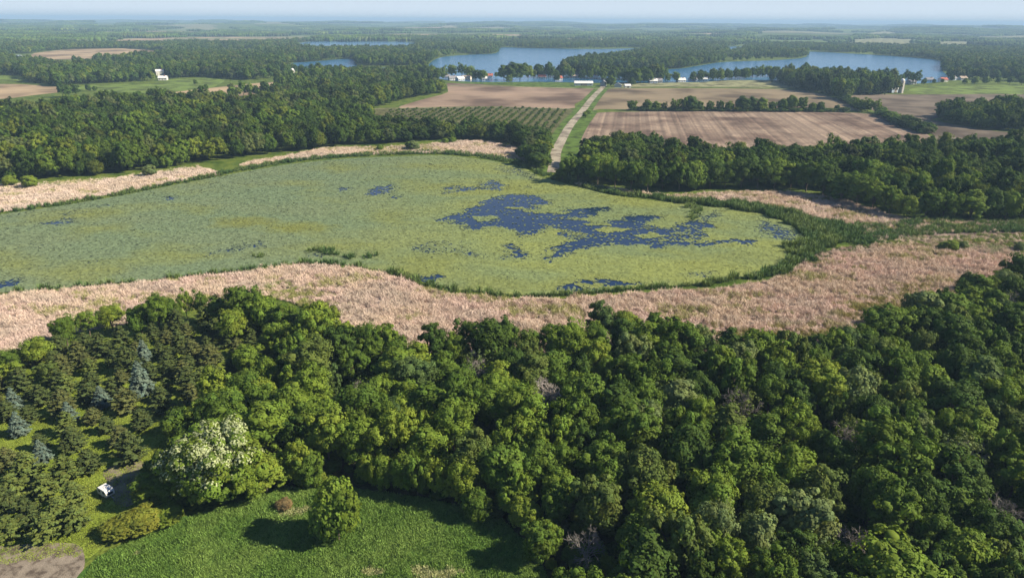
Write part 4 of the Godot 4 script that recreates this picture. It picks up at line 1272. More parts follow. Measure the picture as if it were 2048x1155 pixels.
func build_plantation() -> void:
	var b := Bag.new()
	b.tube(Vector3(0, -0.3, 0), Vector3(0, 8.0, 0), 0.17, 0.03, 6, Color.WHITE)
	pole_mesh = b.done()
	var list := []
	var taken := []
	for s in [[Vector3(-83.9, 0, -137.8), 8.6, 2.6], [Vector3(-89.9, 0, -132.3), 5.5, 1.9], [Vector3(-100.8, 0, -121.3), 5.5, 1.9], [Vector3(-90.2, 0, -112.0), 5.2, 1.7], [Vector3(-108.3, 0, -131.0), 5.5, 1.8], [Vector3(-91.2, 0, -153.7), 6.5, 1.9], [Vector3(-93.4, 0, -126.1), 5.0, 1.8]]:
		var o := conifer("spruce_tree", s[0], spruces[taken.size() % 2], M.spruce, s[1], s[2] * 1.25, 8.5, 2.5)
		list.append([o, "pale blue spruce" if s[1] < 8 else "tall pale blue spruce"])
		taken.append([Vector2(s[0].x, s[0].z), s[2]])
	var area := poly([-126.7, -135.0, -120.3, -150.6, -111.8, -159.0, -98.1, -170.4, -83.7, -174.8, -63.0, -170.9, -52.6, -162.7, -56.1, -148.9, -62.9, -138.0, -63.6, -128.5, -64.0, -121.7, -66.6, -113.8, -68.9, -110.6, -77.8, -112.1, -77.6, -107.4, -72.6, -101.0, -68.7, -93.2, -70.5, -89.1, -78.4, -90.2, -82.1, -88.4, -90.1, -87.2])
	var keep_clear := poly([-70.7, -127.4, -63.8, -150.1, -45.0, -153.0, -52.7, -138.2, -58.3, -125.6, -61.8, -116.4])
	var kb := box_of(keep_clear)
	var cand := dots(area, 1.7, 1.0)
	for k in cand.size():
		var j := rng.randi_range(k, cand.size() - 1)
		var sw = cand[k]
		cand[k] = cand[j]
		cand[j] = sw
	for s in [Vector3(-87.9, 0, -100.5), Vector3(-83.3, 0, -102.0), Vector3(-81.3, 0, -94.6), Vector3(-76.9, 0, -95.6), Vector3(-72.8, 0, -93.7), Vector3(-82.1, 0, -90.9), Vector3(-81.8, 0, -105.9), Vector3(-89.1, 0, -106.2), Vector3(-76.5, 0, -99.3), Vector3(-76.1, 0, -91.0), Vector3(-79.4, 0, -108.9), Vector3(-87.1, 0, -96.8)]:
		var k := rng.randi() % pines.size()
		var w := rng.randf_range(2.8, 3.6)
		var o := conifer("pine_tree", s, pines[k], M.pine[[0, 2, 2][rng.randi() % 3]], w * rng.randf_range(1.5, 1.9), w, 8.2 + 0.7 * k, 3.3)
		list.append([o, "thick green pine"])
		taken.append([Vector2(s.x, s.z), w])
	var glade := FastNoiseLite.new()
	glade.seed = 40
	glade.frequency = 0.05
	for q in cand:
		var dense := smoothstep(-115.0, -135.0, q.y)
		if glade.get_noise_2d(q.x, q.y * 2.2) > 0.12 + 0.55 * dense or (inside(q, keep_clear, kb) and rng.randf() < 0.8):
			continue
		if Vector2(q.x + 72.6, q.y + 102.3).length() < 5.5 or (q.x > -72 and q.y > -112):
			continue
		var wide := rng.randf_range(2.4, 4.0)
		var ok := true
		for t in taken:
			if q.distance_to(t[0]) < (wide + t[1]) * lerpf(1.0, 0.74, dense):
				ok = false
				break
		if not ok:
			continue
		taken.append([q, wide])
		var tone := 0
		if rng.randf() < 0.3:
			tone = 1
		elif rng.randf() < 0.3:
			tone = 2
		var tall := wide * rng.randf_range(1.4, 1.9)
		var k := rng.randi() % pines.size()
		var o := conifer("pine_tree", Vector3(q.x, 0, q.y), pines[k], M.pine[tone], tall, wide, 8.2 + 0.7 * k, 3.3)
		list.append([o, ["dark green pine", "brownish olive pine", "light olive pine"][tone]])
	# leafy trees among the conifers and along their edge
	var leafy := []
	for s in [[Vector3(-115.5, 0, -150.7), 8.0, 3.6, 3], [Vector3(-119.8, 0, -148.1), 6.0, 2.8, 1], [Vector3(-116.3, 0, -163.3), 8, 3.4, 1], [Vector3(-113.6, 0, -168.9), 7.5, 3.4, 2], [Vector3(-109.6, 0, -172.8), 7.5, 3.2, 3], [Vector3(-95.9, 0, -171.4), 11.0, 3.4, 1], [Vector3(-94.0, 0, -174.7), 9.0, 2.4, 1], [Vector3(-100.2, 0, -170.3), 8.0, 3.0, 1], [Vector3(-91.8, 0, -179.2), 9.5, 2.6, 2], [Vector3(-87.9, 0, -179.9), 9.0, 2.4, 1], [Vector3(-81.6, 0, -176.6), 9.0, 3.0, 1], [Vector3(-74.0, 0, -175.0), 12.5, 4.4, 1], [Vector3(-72.7, 0, -163.9), 10.5, 3.6, 3], [Vector3(-67.4, 0, -171.8), 10.5, 4.0, 2], [Vector3(-61.0, 0, -168.7), 10.0, 4.2, 1], [Vector3(-54.3, 0, -164.2), 9.0, 4.0, 6], [Vector3(-47.7, 0, -161.3), 9.0, 3.8, 5], [Vector3(-58.2, 0, -155.5), 10.5, 4.5, 2], [Vector3(-49.2, 0, -150.3), 10.0, 4.2, 3], [Vector3(-62.0, 0, -145.1), 9.0, 3.6, 2], [Vector3(-62.0, 0, -121.7), 8.5, 4.2, 3], [Vector3(-66.8, 0, -119.9), 7.0, 3.4, 1], [Vector3(-58.3, 0, -125.6), 9.0, 4.0, 2], [Vector3(-52.6, 0, -127.6), 10.0, 4.2, 3], [Vector3(-63.5, 0, -99.7), 6.0, 2.8, 2], [Vector3(-64.8, 0, -106.0), 6.0, 2.8, 1], [Vector3(-59.6, 0, -99.7), 6.0, 2.6, 1], [Vector3(-46.0, 0, -101.2), 7.5, 3.4, 2], [Vector3(-44.0, 0, -103.3), 8.0, 3.4, 3], [Vector3(-115.7, 0, -142.0), 6.0, 3.2, 3], [Vector3(-107.6, 0, -142.1), 6.0, 2.8, 6]]:
		var o := broadleaf("edge_tree", s[0], rng.randi() % kinds.size(), s[3], s[1], s[2])
		leafy.append([o, LOOKS[s[3]].replace("broadleaf", "leafy")])
	var lm := [["the tall pale blue spruce", Vector3(-83.9, 0, -137.8)], ["the white camper", Vector3(-72.6, 0, -102.3)], ["the bare soil patch", Vector3(-75.7, 0, -88.5)], ["the blossoming tree", Vector3(-52.2, 0, -102.3)], ["the reed bank", Vector3(-124.1, 0, -160.2)], ["the reedside clump", Vector3(-74.0, 0, -175.0)], ["the sunny grass gap", Vector3(-68.4, 0, -140.3)], ["the left picture edge", Vector3(-103.6, 0, -119.5)]]
	give_labels(list, lm, "planted conifers", "conifer")
	give_labels(leafy, lm, "leafy trees at the plantation's edge", "tree")
	print("conifers: ", list.size())

func conifer(called: String, at: Vector3, mesh: Mesh, m: Material, tall: float, wide: float, h0: float, w0: float) -> Node3D:
	var o := Node3D.new()
	o.name = numbered(called)
	add_child(o)
	o.position = at
	o.rotation.y = rng.randf() * TAU
	o.scale = Vector3(wide / w0, tall / h0, wide / w0)
	part("trunk", pole_mesh, M.bark, o)
	part("needles", mesh, m, o)
	return o

# ------------------------------------------------------------------ woods, hedges and lakeside trees
func fill_wood(called: String, label: String, a: Array, spacing: float, tall: float, meshes: Array, skip: Array = [], tint := Color.WHITE) -> void:
	var root := stuff_root(called, label)
	var w := []
	var c := []
	for k in meshes.size():
		w.append([])
		c.append([])
	for q in dots(poly(a), spacing, 0.85):
		var hit := false
		for s in skip:
			if q.distance_to(s) < spacing * 0.55:
				hit = true
		if hit:
			continue
		var k := rng.randi() % meshes.size()
		var s := rng.randf_range(0.65, 1.28)
		w[k].append(placed(Vector3(q.x, -0.06 * tall, q.y), rng.randf() * TAU, Vector3(s, s * tall / 12.4 * rng.randf_range(0.85, 1.15), s)))
		var cc := wood_col() * tint
		cc.a = 1.0
		c[k].append(cc * (0.9 + 0.8 * soft_noise.get_noise_2d(q.x * 0.5, q.y * 0.5)))
	for k in meshes.size():
		if w[k].size():
			scatter("trees", meshes[k], M.wood_mix, w[k], c[k], root)

func build_middle_woods() -> void:
	# edge trees of the wood right of the road: things
	var edge := []
	var spots := []
	for s in [[26.3, -365.4, 7.0], [34.7, -363.2, 16.0], [44.5, -358.7, 21.2], [52.8, -351.9, 18.2], [60.0, -345.4, 19.2], [67.6, -341.2, 17.8], [76.3, -346.9, 17.0], [84.3, -344.9, 20.5], [93.0, -347.4, 18.0], [101.3, -349.8, 19.2], [109.7, -352.4, 17.2], [118.0, -352.6, 20.4], [126.6, -352.8, 18.3], [134.8, -351.9, 19.3], [142.8, -351.0, 18.2], [148.4, -344.5, 19.5], [153.3, -336.0, 20.1], [157.5, -326.0, 17.1], [161.7, -318.3, 18.7], [165.0, -309.2, 17.3], [169.1, -302.3, 16.1], [173.4, -294.8, 13.5], [180.7, -294.1, 16.2], [188.0, -293.5, 17.0], [193.4, -295.3, 12.6], [200.2, -293.8, 16.6], [208.0, -294.0, 18.0], [215.2, -293.3, 16.6], [221.8, -292.7, 15.7], [45.1, -402.3, 19.3], [60.6, -388.6, 22.7], [72.7, -410.7, 20.8], [58.8, -442.9, 15.9], [82.1, -430.0, 17.3], [87.6, -369.7, 19.6], [106.0, -367.7, 19.5], [127.7, -368.4, 19.5], [152.2, -369.1, 19.5], [164.6, -353.9, 19.4], [181.2, -345.4, 19.5], [191.4, -322.0, 19.4], [212.0, -320.6, 19.3], [231.7, -318.2, 18.2]]:
		var tone := rng.randi() % 3
		if s[2] < 14 and rng.randf() < 0.3:
			tone = 3
		var tall: float = clampf(s[2] * 0.86, 9.0, 18.0)
		var o := broadleaf("wood_edge_tree", Vector3(s[0], -1.2, s[1]), rng.randi() % kinds.size(), tone, tall, tall * rng.randf_range(0.33, 0.44))
		edge.append([o, LOOKS[tone].replace("broadleaf", "wood-edge")])
		spots.append(Vector2(s[0], s[1]))
	give_labels(edge, [["the road's near end", Vector3(25.0, 0, -409.1)], ["the pale reed strip", Vector3(79.7, 0, -333.0)], ["the wide pale reed bed", Vector3(142.4, 0, -336.8)], ["the green rush belt", Vector3(172.8, 0, -287.5)], ["the right picture edge", Vector3(228.9, 0, -301.1)], ["the bend of the pond shore", Vector3(40.3, 0, -356.2)]], "edge trees of the wood behind the pond", "tree")
	fill_wood("roadside_wood", "dense dark wood between the pond and the streaked field", [24.4, -360.5, 31.8, -380.9, 44.1, -415.9, 53.8, -455.3, 91.1, -462.3, 92.8, -414.4, 143.4, -417.6, 208.4, -427.7, 278.4, -441.8, 339.3, -461.7, 437.5, -478.7, 301.6, -294.5, 223.1, -292.7, 193.3, -296.9, 176.4, -306.8, 166.1, -334.3, 149.7, -355.8, 118.9, -357.3, 83.2, -349.3, 58.7, -356.7, 41.3, -365.9], 6.6, 13.5, kinds.slice(0, 5).map(func(k): return k[0]), spots)
	fill_wood("pondside_wood", "dense mixed wood beyond the left end of the pond", [-441.2, -478.4, -441.1, -550.5, -428.6, -589.1, -410.1, -626.3, -387.1, -664.5, -359.1, -703.0, -296.0, -693.7, -256.2, -691.6, -236.9, -723.2, -232.1, -777.0, -201.5, -885.3, -143.6, -909.9, -89.2, -873.2, -79.1, -848.7, -111.2, -768.8, -135.8, -685.7, -97.1, -477.0, -110.9, -474.5, -137.5, -448.5, -163.3, -430.1, -183.9, -405.4, -213.4, -377.5, -245.2, -362.4, -264.7, -352.2, -291.1, -333.5, -304.6, -310.2], 6.8, 14.0, kinds.slice(0, 6).map(func(k): return k[0]), [], Color(1.08, 1.05, 0.95))
	fill_wood("bankside_wood", "strip of trees between the planted rows and the pond bank", [-114.3, -570.6, -87.6, -544.4, -47.5, -528.3, -9.6, -520.2, 19.3, -498.4, 23.9, -475.5, 19.4, -416.7, 11.2, -427.7, 8.7, -459.3, -9.0, -488.7, -31.0, -505.4, -62.1, -493.1, -96.4, -477.0], 5.6, 10.5, kinds.slice(0, 6).map(func(k): return k[0]))
	fill_wood("road_end_thicket", "thicket of trees at the near end of the gravel road", [6.0, -427.5, 12.0, -459.4, 18.8, -483.4, 19.8, -441.6, 19.4, -401.5, 14.3, -397.0], 4.6, 9.0, kinds.slice(2, 5).map(func(k): return k[0]))
	fill_wood("farm_wood", "strip of trees beside the silo farm", [362.5, -1007.2, 407.0, -1081.1, 453.3, -1066.2, 497.5, -1034.1, 515.2, -970.8, 465.0, -910.2, 469.2, -871.8, 439.1, -845.8, 396.6, -843.2, 362.0, -776.4, 359.9, -786.4, 370.5, -865.5, 355.7, -889.7, 367.1, -975.6, 377.3, -1060.3], 7.5, 17.0, mids)
	fill_wood("lakeside_grove", "belt of trees behind the lakeside houses", [29.2, -1099.0, 80.4, -1123.7, 131.8, -1097.5, 201.8, -1064.8, 224.3, -1066.6, 216.8, -1030.1, 186.3, -1019.1, 126.2, -1049.7, 77.6, -1083.3, 28.2, -1060.3], 9.0, 16.0, mids)
	fill_wood("lakeside_grove", "belt of trees along the lake above the pale field strip", [277.1, -1070.8, 339.1, -1104.6, 417.0, -1152.1, 409.4, -1130.5, 330.3, -1075.0, 270.1, -1042.9], 9.0, 12.0, mids)
	fill_wood("round_grove", "round dark grove in the brown fields at the right", [376.8, -630.3, 399.3, -659.2, 430.2, -675.6, 475.2, -693.5, 546.3, -697.1, 453.0, -562.0, 403.2, -554.6, 377.9, -569.7, 366.8, -592.0], 6.6, 13.5, kinds.slice(0, 4).map(func(k): return k[0]))
	fill_wood("field_hedge", "low hedge along the field's slanting edge", [343.3, -671.3, 348.2, -671.5, 340.4, -622.0, 336.7, -590.7, 325.1, -546.2, 314.6, -535.7, 318.8, -572.7, 324.7, -608.4], 4.5, 5.5, mids)
	fill_wood("field_hedge", "low hedge running down from the farm strip", [367.0, -807.8, 375.1, -808.3, 342.6, -686.7, 331.5, -678.3], 5.0, 6.0, mids)
	fill_wood("hedgerow_bushes", "bushes filling the hedgerow between the two brown fields", [114.0, -686.8, 297.4, -688.3, 320.4, -685.5, 316.8, -677.6, 292.4, -676.3, 112.1, -674.8], 5.5, 3.2, mids)
	# hedgerow trees in the fields
	var hedge := []
	for s in [[113.7, -678.8, 8.4], [128.6, -679.6, 9.3], [136.9, -680.0, 7.9], [144.6, -680.4, 7.0], [153.4, -677.0, 9.3], [162.1, -677.4, 11.1], [168.9, -677.7, 12.1], [177.6, -678.2, 7.9], [188.2, -678.7, 8.4], [197.9, -679.2, 8.8], [206.7, -679.7, 8.4], [219.3, -680.3, 12.6], [228.1, -680.8, 12.1], [237.9, -681.3, 11.2], [249.1, -681.9, 7.9], [259.4, -682.4, 10.3], [267.2, -682.8, 13.1], [277.0, -683.3, 11.7], [286.7, -679.9, 7.5], [294.1, -680.3, 7.9], [312.5, -685.1, 5.2], [331.4, -682.2, 10.3], [338.8, -678.7, 11.6], [345.2, -675.2, 10.2], [361.4, -771.4, 6.3], [351.5, -733.3, 6.0], [63.3, -622.1, 5.2], [67.7, -639.4, 4.4]]:
		var tone := rng.randi() % 3
		var o := broadleaf("hedgerow_tree", Vector3(s[0], -0.14 * s[2], s[1]), rng.randi() % kinds.size(), tone, s[2] * 1.3, s[2] * rng.randf_range(0.42, 0.55))
		hedge.append([o, LOOKS[tone].replace("broadleaf", "hedgerow")])
	give_labels(hedge, [["the hedgerow's left end", Vector3(113.7, 0, -678.8)], ["the hedgerow's middle", Vector3(203.9, 0, -683.5)], ["the hedgerow's right end", Vector3(295.7, 0, -684.3)], ["the hedge corner", Vector3(341.3, 0, -678.8)], ["the gravel road's bend", Vector3(64.7, 0, -661.0)]], "trees of the field hedgerow", "tree")
	# trees round the lakeside houses
	var shore := []
	for s in [[-101.0, -1050.0, 16.7], [-93.4, -1098.9, 16.0], [-77.5, -1090.2, 18.1], [-63.3, -1053.0, 16.8], [-53.2, -1026.7, 13.7], [-45.0, -1018.6, 13.6], [-42.5, -1045.5, 12.5], [-25.8, -1074.9, 7.8], [-13.2, -1021.0, 20.4], [-1.9, -1021.9, 24.5], [9.5, -1022.8, 23.1], [21.2, -1041.4, 19.4], [-5.8, -964.0, 11.6], [38.1, -1070.5, 17.8], [48.3, -1100.6, 13.1], [54.8, -1062.4, 17.6], [61.3, -1009.6, 10.8], [74.6, -1073.5, 15.7], [84.4, -1064.8, 15.6], [99.0, -1038.5, 13.8], [111.3, -1039.5, 13.8], [126.3, -1014.5, 17.6], [127.3, -936.0, 13.8], [142.9, -1033.1, 15.1], [158.1, -992.0, 18.5], [167.2, -984.6, 19.7], [179.0, -993.6, 19.9], [187.4, -994.2, 15.9], [155.5, -945.3, 10.1], [206.1, -1012.1, 12.1], [216.9, -1012.9, 12.1], [229.0, -1013.9, 13.5], [255.5, -1024.4, 13.6], [264.9, -1025.1, 13.6], [278.2, -1043.6, 11.1], [286.9, -1035.4, 13.8], [297.2, -1036.2, 15.2], [310.8, -1046.1, 15.3], [328.2, -1065.6, 15.6], [345.6, -1076.2, 15.7], [363.4, -1096.8, 16.0], [382.6, -1118.1, 16.3], [394.6, -1119.1, 16.3], [407.3, -1120.2, 15.6], [513.2, -994.0, 15.9], [514.3, -978.4, 18.3], [533.3, -995.4, 13.3], [557.6, -1021.7, 16.3], [557.1, -997.1, 17.3], [559.6, -981.6, 9.2], [588.6, -1007.5, 6.7], [610.9, -1025.6, 6.1], [646.5, -1063.0, 8.5], [633.9, -1010.8, 8.1], [648.6, -1011.9, 9.4], [664.9, -1013.0, 9.5], [682.6, -1014.3, 8.8], [700.3, -1015.6, 10.2], [706.5, -1000.0, 12.0], [-407.1, -919.9, 6.8], [-515.8, -844.7, 5.1], [-495.3, -833.7, 7.3], [-487.5, -834.2, 5.6], [-536.8, -855.9, 4.6]]:
		var tone := rng.randi() % 3
		if s[0] > 20 and s[0] < 26:
			tone = 3
		var o := broadleaf("lakeside_tree", Vector3(s[0], -0.14 * s[2], s[1]), rng.randi() % kinds.size(), tone, maxf(s[2], 5.0) * 1.2, maxf(s[2], 5.0) * rng.randf_range(0.36, 0.5))
		shore.append([o, LOOKS[tone].replace("broadleaf", "lakeside")])
	give_labels(shore, [["the long white barn", Vector3(92.7, 0, -955.8)], ["the lake bay cottages", Vector3(-75.8, 0, -1024.9)], ["the willow clump", Vector3(-1.9, 0, -1021.9)], ["the small white shed", Vector3(149.5, 0, -944.9)], ["the lake gap", Vector3(249.6, 0, -1032.6)], ["the pale field strip", Vector3(394.2, 0, -1109.1)], ["the tall pale silo", Vector3(473.8, 0, -878.3)], ["the red-roofed lake house", Vector3(631.9, 0, -1061.9)], ["the green crop field", Vector3(700.3, 0, -1015.6)], ["the tan field", Vector3(-516.9, 0, -844.6)]], "trees round the lakeside houses", "tree")
	# shrubs standing in the marsh and on the far bank
	var shrubs := []
	for s in [[165.7, -249.3, 5.5], [163.5, -251.1, 4.0], [170.9, -250.6, 4.7], [192.1, -249.8, 4.7], [-65.0, -456.7, 8.5], [-47.0, -483.0, 5.5], [-42.0, -485.3, 6.2], [-54.6, -180.4, 4.6], [-242.2, -341.4, 10.1], [191.2, -295.2, 10.4], [-196.0, -370.2, 10.9], [-68.4, -462.2, 6.6], [-87.2, -455.9, 5.2], [-255.0, -345.5, 7.7]]:
		var o := broadleaf("marsh_shrub", Vector3(s[0], -0.6, s[1]), 6, [2, 3, 5][rng.randi() % 3], clampf(s[2] * 0.8, 2.2, 7.0), clampf(s[2] * 0.42, 1.4, 3.4))
		shrubs.append([o, "light green marsh shrub"])
	give_labels(shrubs, [["the right picture edge", Vector3(192.1, 0, -249.8)], ["the far reed bank", Vector3(-56.7, 0, -476.5)], ["the front wood", Vector3(-53.7, 0, -177.0)], ["the dense wood", Vector3(-242.2, 0, -341.4)], ["the dark wood's right part", Vector3(189.3, 0, -291.9)]], "shrubs at the marsh edges", "shrub")
	# nursery rows
	var area := poly([-118.1, -666.8, -61.0, -685.6, -12.8, -692.3, 52.5, -679.6, 30.7, -539.1, 19.9, -514.3, -9.9, -532.3, -49.9, -556.7, -101.6, -607.7])
	var nb := box_of(area)
	var rows := []
	var dir := Vector2(0.16, -1).normalized()
	var side := Vector2(1, 0.16).normalized()
	for a in range(-40, 41):
		for b in range(-24, 25):
			var q := nb.get_center() + side * a * 7.0 + dir * b * 5.6 + Vector2(rng.randf_range(-0.6, 0.6), rng.randf_range(-0.6, 0.6))
			if inside(q, area, nb) and rng.randf() < 0.94:
				rows.append(q)
	rows.sort_custom(func(u, v): return u.y > v.y)
	var bush := (crown(700, 2.6, 1.5, 0.1, 8, 0.75, 16, 0.5)[0] as Bag).done()
	var rest := []
	var rest_c := []
	for k in rows.size():
		var q: Vector2 = rows[k]
		var s := rng.randf_range(0.55, 1.1)
		if k < 290:
			var o := part("nursery_shrub", bush, M.leaves[0 if rng.randf() < 0.6 else 1])
			o.position = Vector3(q.x, 0, q.y)
			o.scale = Vector3(s, s, s)
			tag(o, "small round shrub in the planted rows beside the gravel road", "shrub", "shrubs of the planted rows")
		else:
			rest.append(placed(Vector3(q.x, 0, q.y), rng.randf() * TAU, Vector3(s, s, s)))
			rest_c.append(wood_col())
	if rest.size():
		scatter("shrub_rows", bush, M.wood_mix, rest, rest_c).set_meta("label", "farthest small shrubs of the planted rows")
	print("nursery: ", rows.size())

# ------------------------------------------------------------------ the far country
func build_far_country() -> void:
	var farm := poly([-699.6, -697.1, -529.2, -734.4, -408.6, -804.1, -294.1, -768.1, -255.1, -780.9, -239.6, -889.4, -97.0, -1023.3, -96.4, -1098.6, 24.7, -1069.4, 127.3, -1058.9, 181.8, -993.8, 337.9, -1075.6, 401.7, -1119.7, 374.4, -991.8, 370.5, -865.5, 438.7, -936.1, 530.5, -987.3, 942.3, -1067.7, 419.3, -421.8, 79.0, -396.1, 20.0, -367.7, -8.5, -458.7, -106.7, -455.2, -182.6, -402.4, -278.4, -281.0, -423.4, -409.9])
	var blocks := [farm]
	for a in [[-567.3, -678.9, -519.8, -720.9, -500.4, -745.8, -474.5, -772.8, -416.8, -776.3, -400.7, -788.0, -325.6, -766.2, -261.8, -802.1, -301.7, -912.9, -330.6, -988.1, -408.3, -1016.5, -449.0, -1049.9, -476.0, -1029.1, -484.0, -993.1, -544.9, -924.6, -556.9, -881.0, -628.0, -933.6, -725.2, -1055.8, -867.0, -1053.7], [-1142.5, -1737.9, -1185.0, -1975.0, -1077.5, -2027.9, -878.2, -1861.4, -783.1, -1637.1, -776.3, -1452.5, -787.2, -1349.0, -813.2, -1300.3, -881.9, -1323.3, -978.2, -1411.4, -1113.2, -1594.2], [-742.4, -2479.3, -729.5, -2840.9, -524.9, -2886.5, -354.6, -2667.4, -285.5, -2120.1, -418.7, -1993.9, -510.6, -1979.8, -603.9, -2068.8], [-440.6, -1370.2, -345.2, -1561.3, -287.0, -1339.8, -197.7, -1263.6, -144.3, -1268.7, -126.2, -1106.3, -216.2, -1088.6, -292.6, -1092.3, -381.7, -1183.2], [473.7, -983.2, 576.5, -1075.8, 666.3, -1101.7, 772.6, -1037.6, 735.6, -986.4, 514.1, -955.8], [-113.0, -1039.9, -113.5, -1117.7, -50.9, -1102.4, -19.4, -1047.3], [-503.3, -991.6, -554.0, -1100.8, -532.0, -1102.8, -470.7, -994.1]]:
		blocks.append(poly(a))
	for l in lakes:
		blocks.append(l)
	for p in open_ground:
		blocks.append(p)
	var br := []
	for p in blocks:
		br.append(box_of(p))
	var w := []
	var c := []
	var groups := 5 + 5
	for k in groups:
		w.append([])
		c.append([])
	# single trees to 2.8 km
	var z := -560.0
	var n := 0
	while z > -2850.0:
		var step := lerpf(8.0, 9.5, smoothstep(-1200.0, -2600.0, z))
		var x := z * 0.84
		while x < -z * 0.84:
			var q := Vector2(x + rng.randf_range(-4, 4), z + rng.randf_range(-4, 4))
			x += step
			if q.length() > 2850.0:
				continue
			var free := true
			for k in blocks.size():
				if inside(q, blocks[k], br[k]):
					free = false
					break
			if not free:
				continue
			var v := wood_noise.get_noise_2d(q.x, q.y)
			if v < -0.22 and rng.randf() < 0.93:
				continue
			var near := q.length() < 1700.0
			var k := rng.randi() % 5
			var s := rng.randf_range(0.75, 1.25)
			var slot := k if near else 5 + k
			w[slot].append(placed(Vector3(q.x, 0, q.y), rng.randf() * TAU, Vector3(s, s * rng.randf_range(0.85, 1.2), s)))
			c[slot].append(wood_col() * (1.0 + 0.5 * soft_noise.get_noise_2d(q.x * 0.25, q.y * 0.25)))
			n += 1
		z -= step * 0.9
	var root := stuff_root("lakeland_woods", "wide belts of broadleaf woodland round the lakes")
	for k in groups:
		if w[k].size():
			scatter("trees", mids[k] if k < 5 else lows[k - 5], M.wood_mix, w[k], c[k], root)
	# beyond that, woods by the acre
	var acre := []
	for k in 4:
		var b := Bag.new()
		var r := RandomNumberGenerator.new()
		r.seed = 800 + k
		for j in 30:
			var tint := r.randf_range(0.6, 1.0)
			var rr := r.randf_range(4.2, 6.5)
			var p := Vector3(r.randf_range(-27, 27), 0, r.randf_range(-27, 27))
			ball(b, p + Vector3(0, r.randf_range(6.0, 10.0), 0), rr, r, Color(tint, tint, tint * 0.95))
			ball(b, p + Vector3(r.randf_range(-2, 2), r.randf_range(3.0, 5.0), r.randf_range(-2, 2)), rr * 0.8, r, Color(tint, tint, tint * 0.95))
		acre.append(b.done())
	var fw := [[], [], [], []]
	var fc := [[], [], [], []]
	z = -1900.0
	while z > -13500.0:
		var step := 50.0 if z > -6000.0 else 62.0
		var x := z * 0.86
		while x < -z * 0.86:
			var q := Vector2(x + rng.randf_range(-16, 16), z + rng.randf_range(-16, 16))
			x += step
			var d := q.length()
			if d < 2850.0 or d > 13500.0:
				continue
			var free := true
			for p in open_ground.size():
				if Geometry2D.is_point_in_polygon(q, open_ground[p]):
					free = false
					break
			if not free:
				continue
			var v := wood_noise.get_noise_2d(q.x * 0.28, q.y * 0.33)
			if v < -0.05:
				continue
			var k := rng.randi() % 4
			var s := rng.randf_range(0.9, 1.25) * step / 50.0
			fw[k].append(placed(Vector3(q.x, height(q.x, q.y) - 0.5, q.y), rng.randf() * TAU, Vector3(s, rng.randf_range(0.9, 1.3), s)))
			fc[k].append(wood_col() * (1.0 + 0.7 * wood_noise.get_noise_2d(q.x * 1.5 + 900, q.y * 1.5)))
			n += 1
		z -= step * 0.85
	var far_root := stuff_root("distant_forest", "hazy blue-green forest rolling to the horizon")
	for k in 4:
		scatter("canopy", acre[k], M.wood_mix, fw[k], fc[k], far_root)
	print("far: ", n)

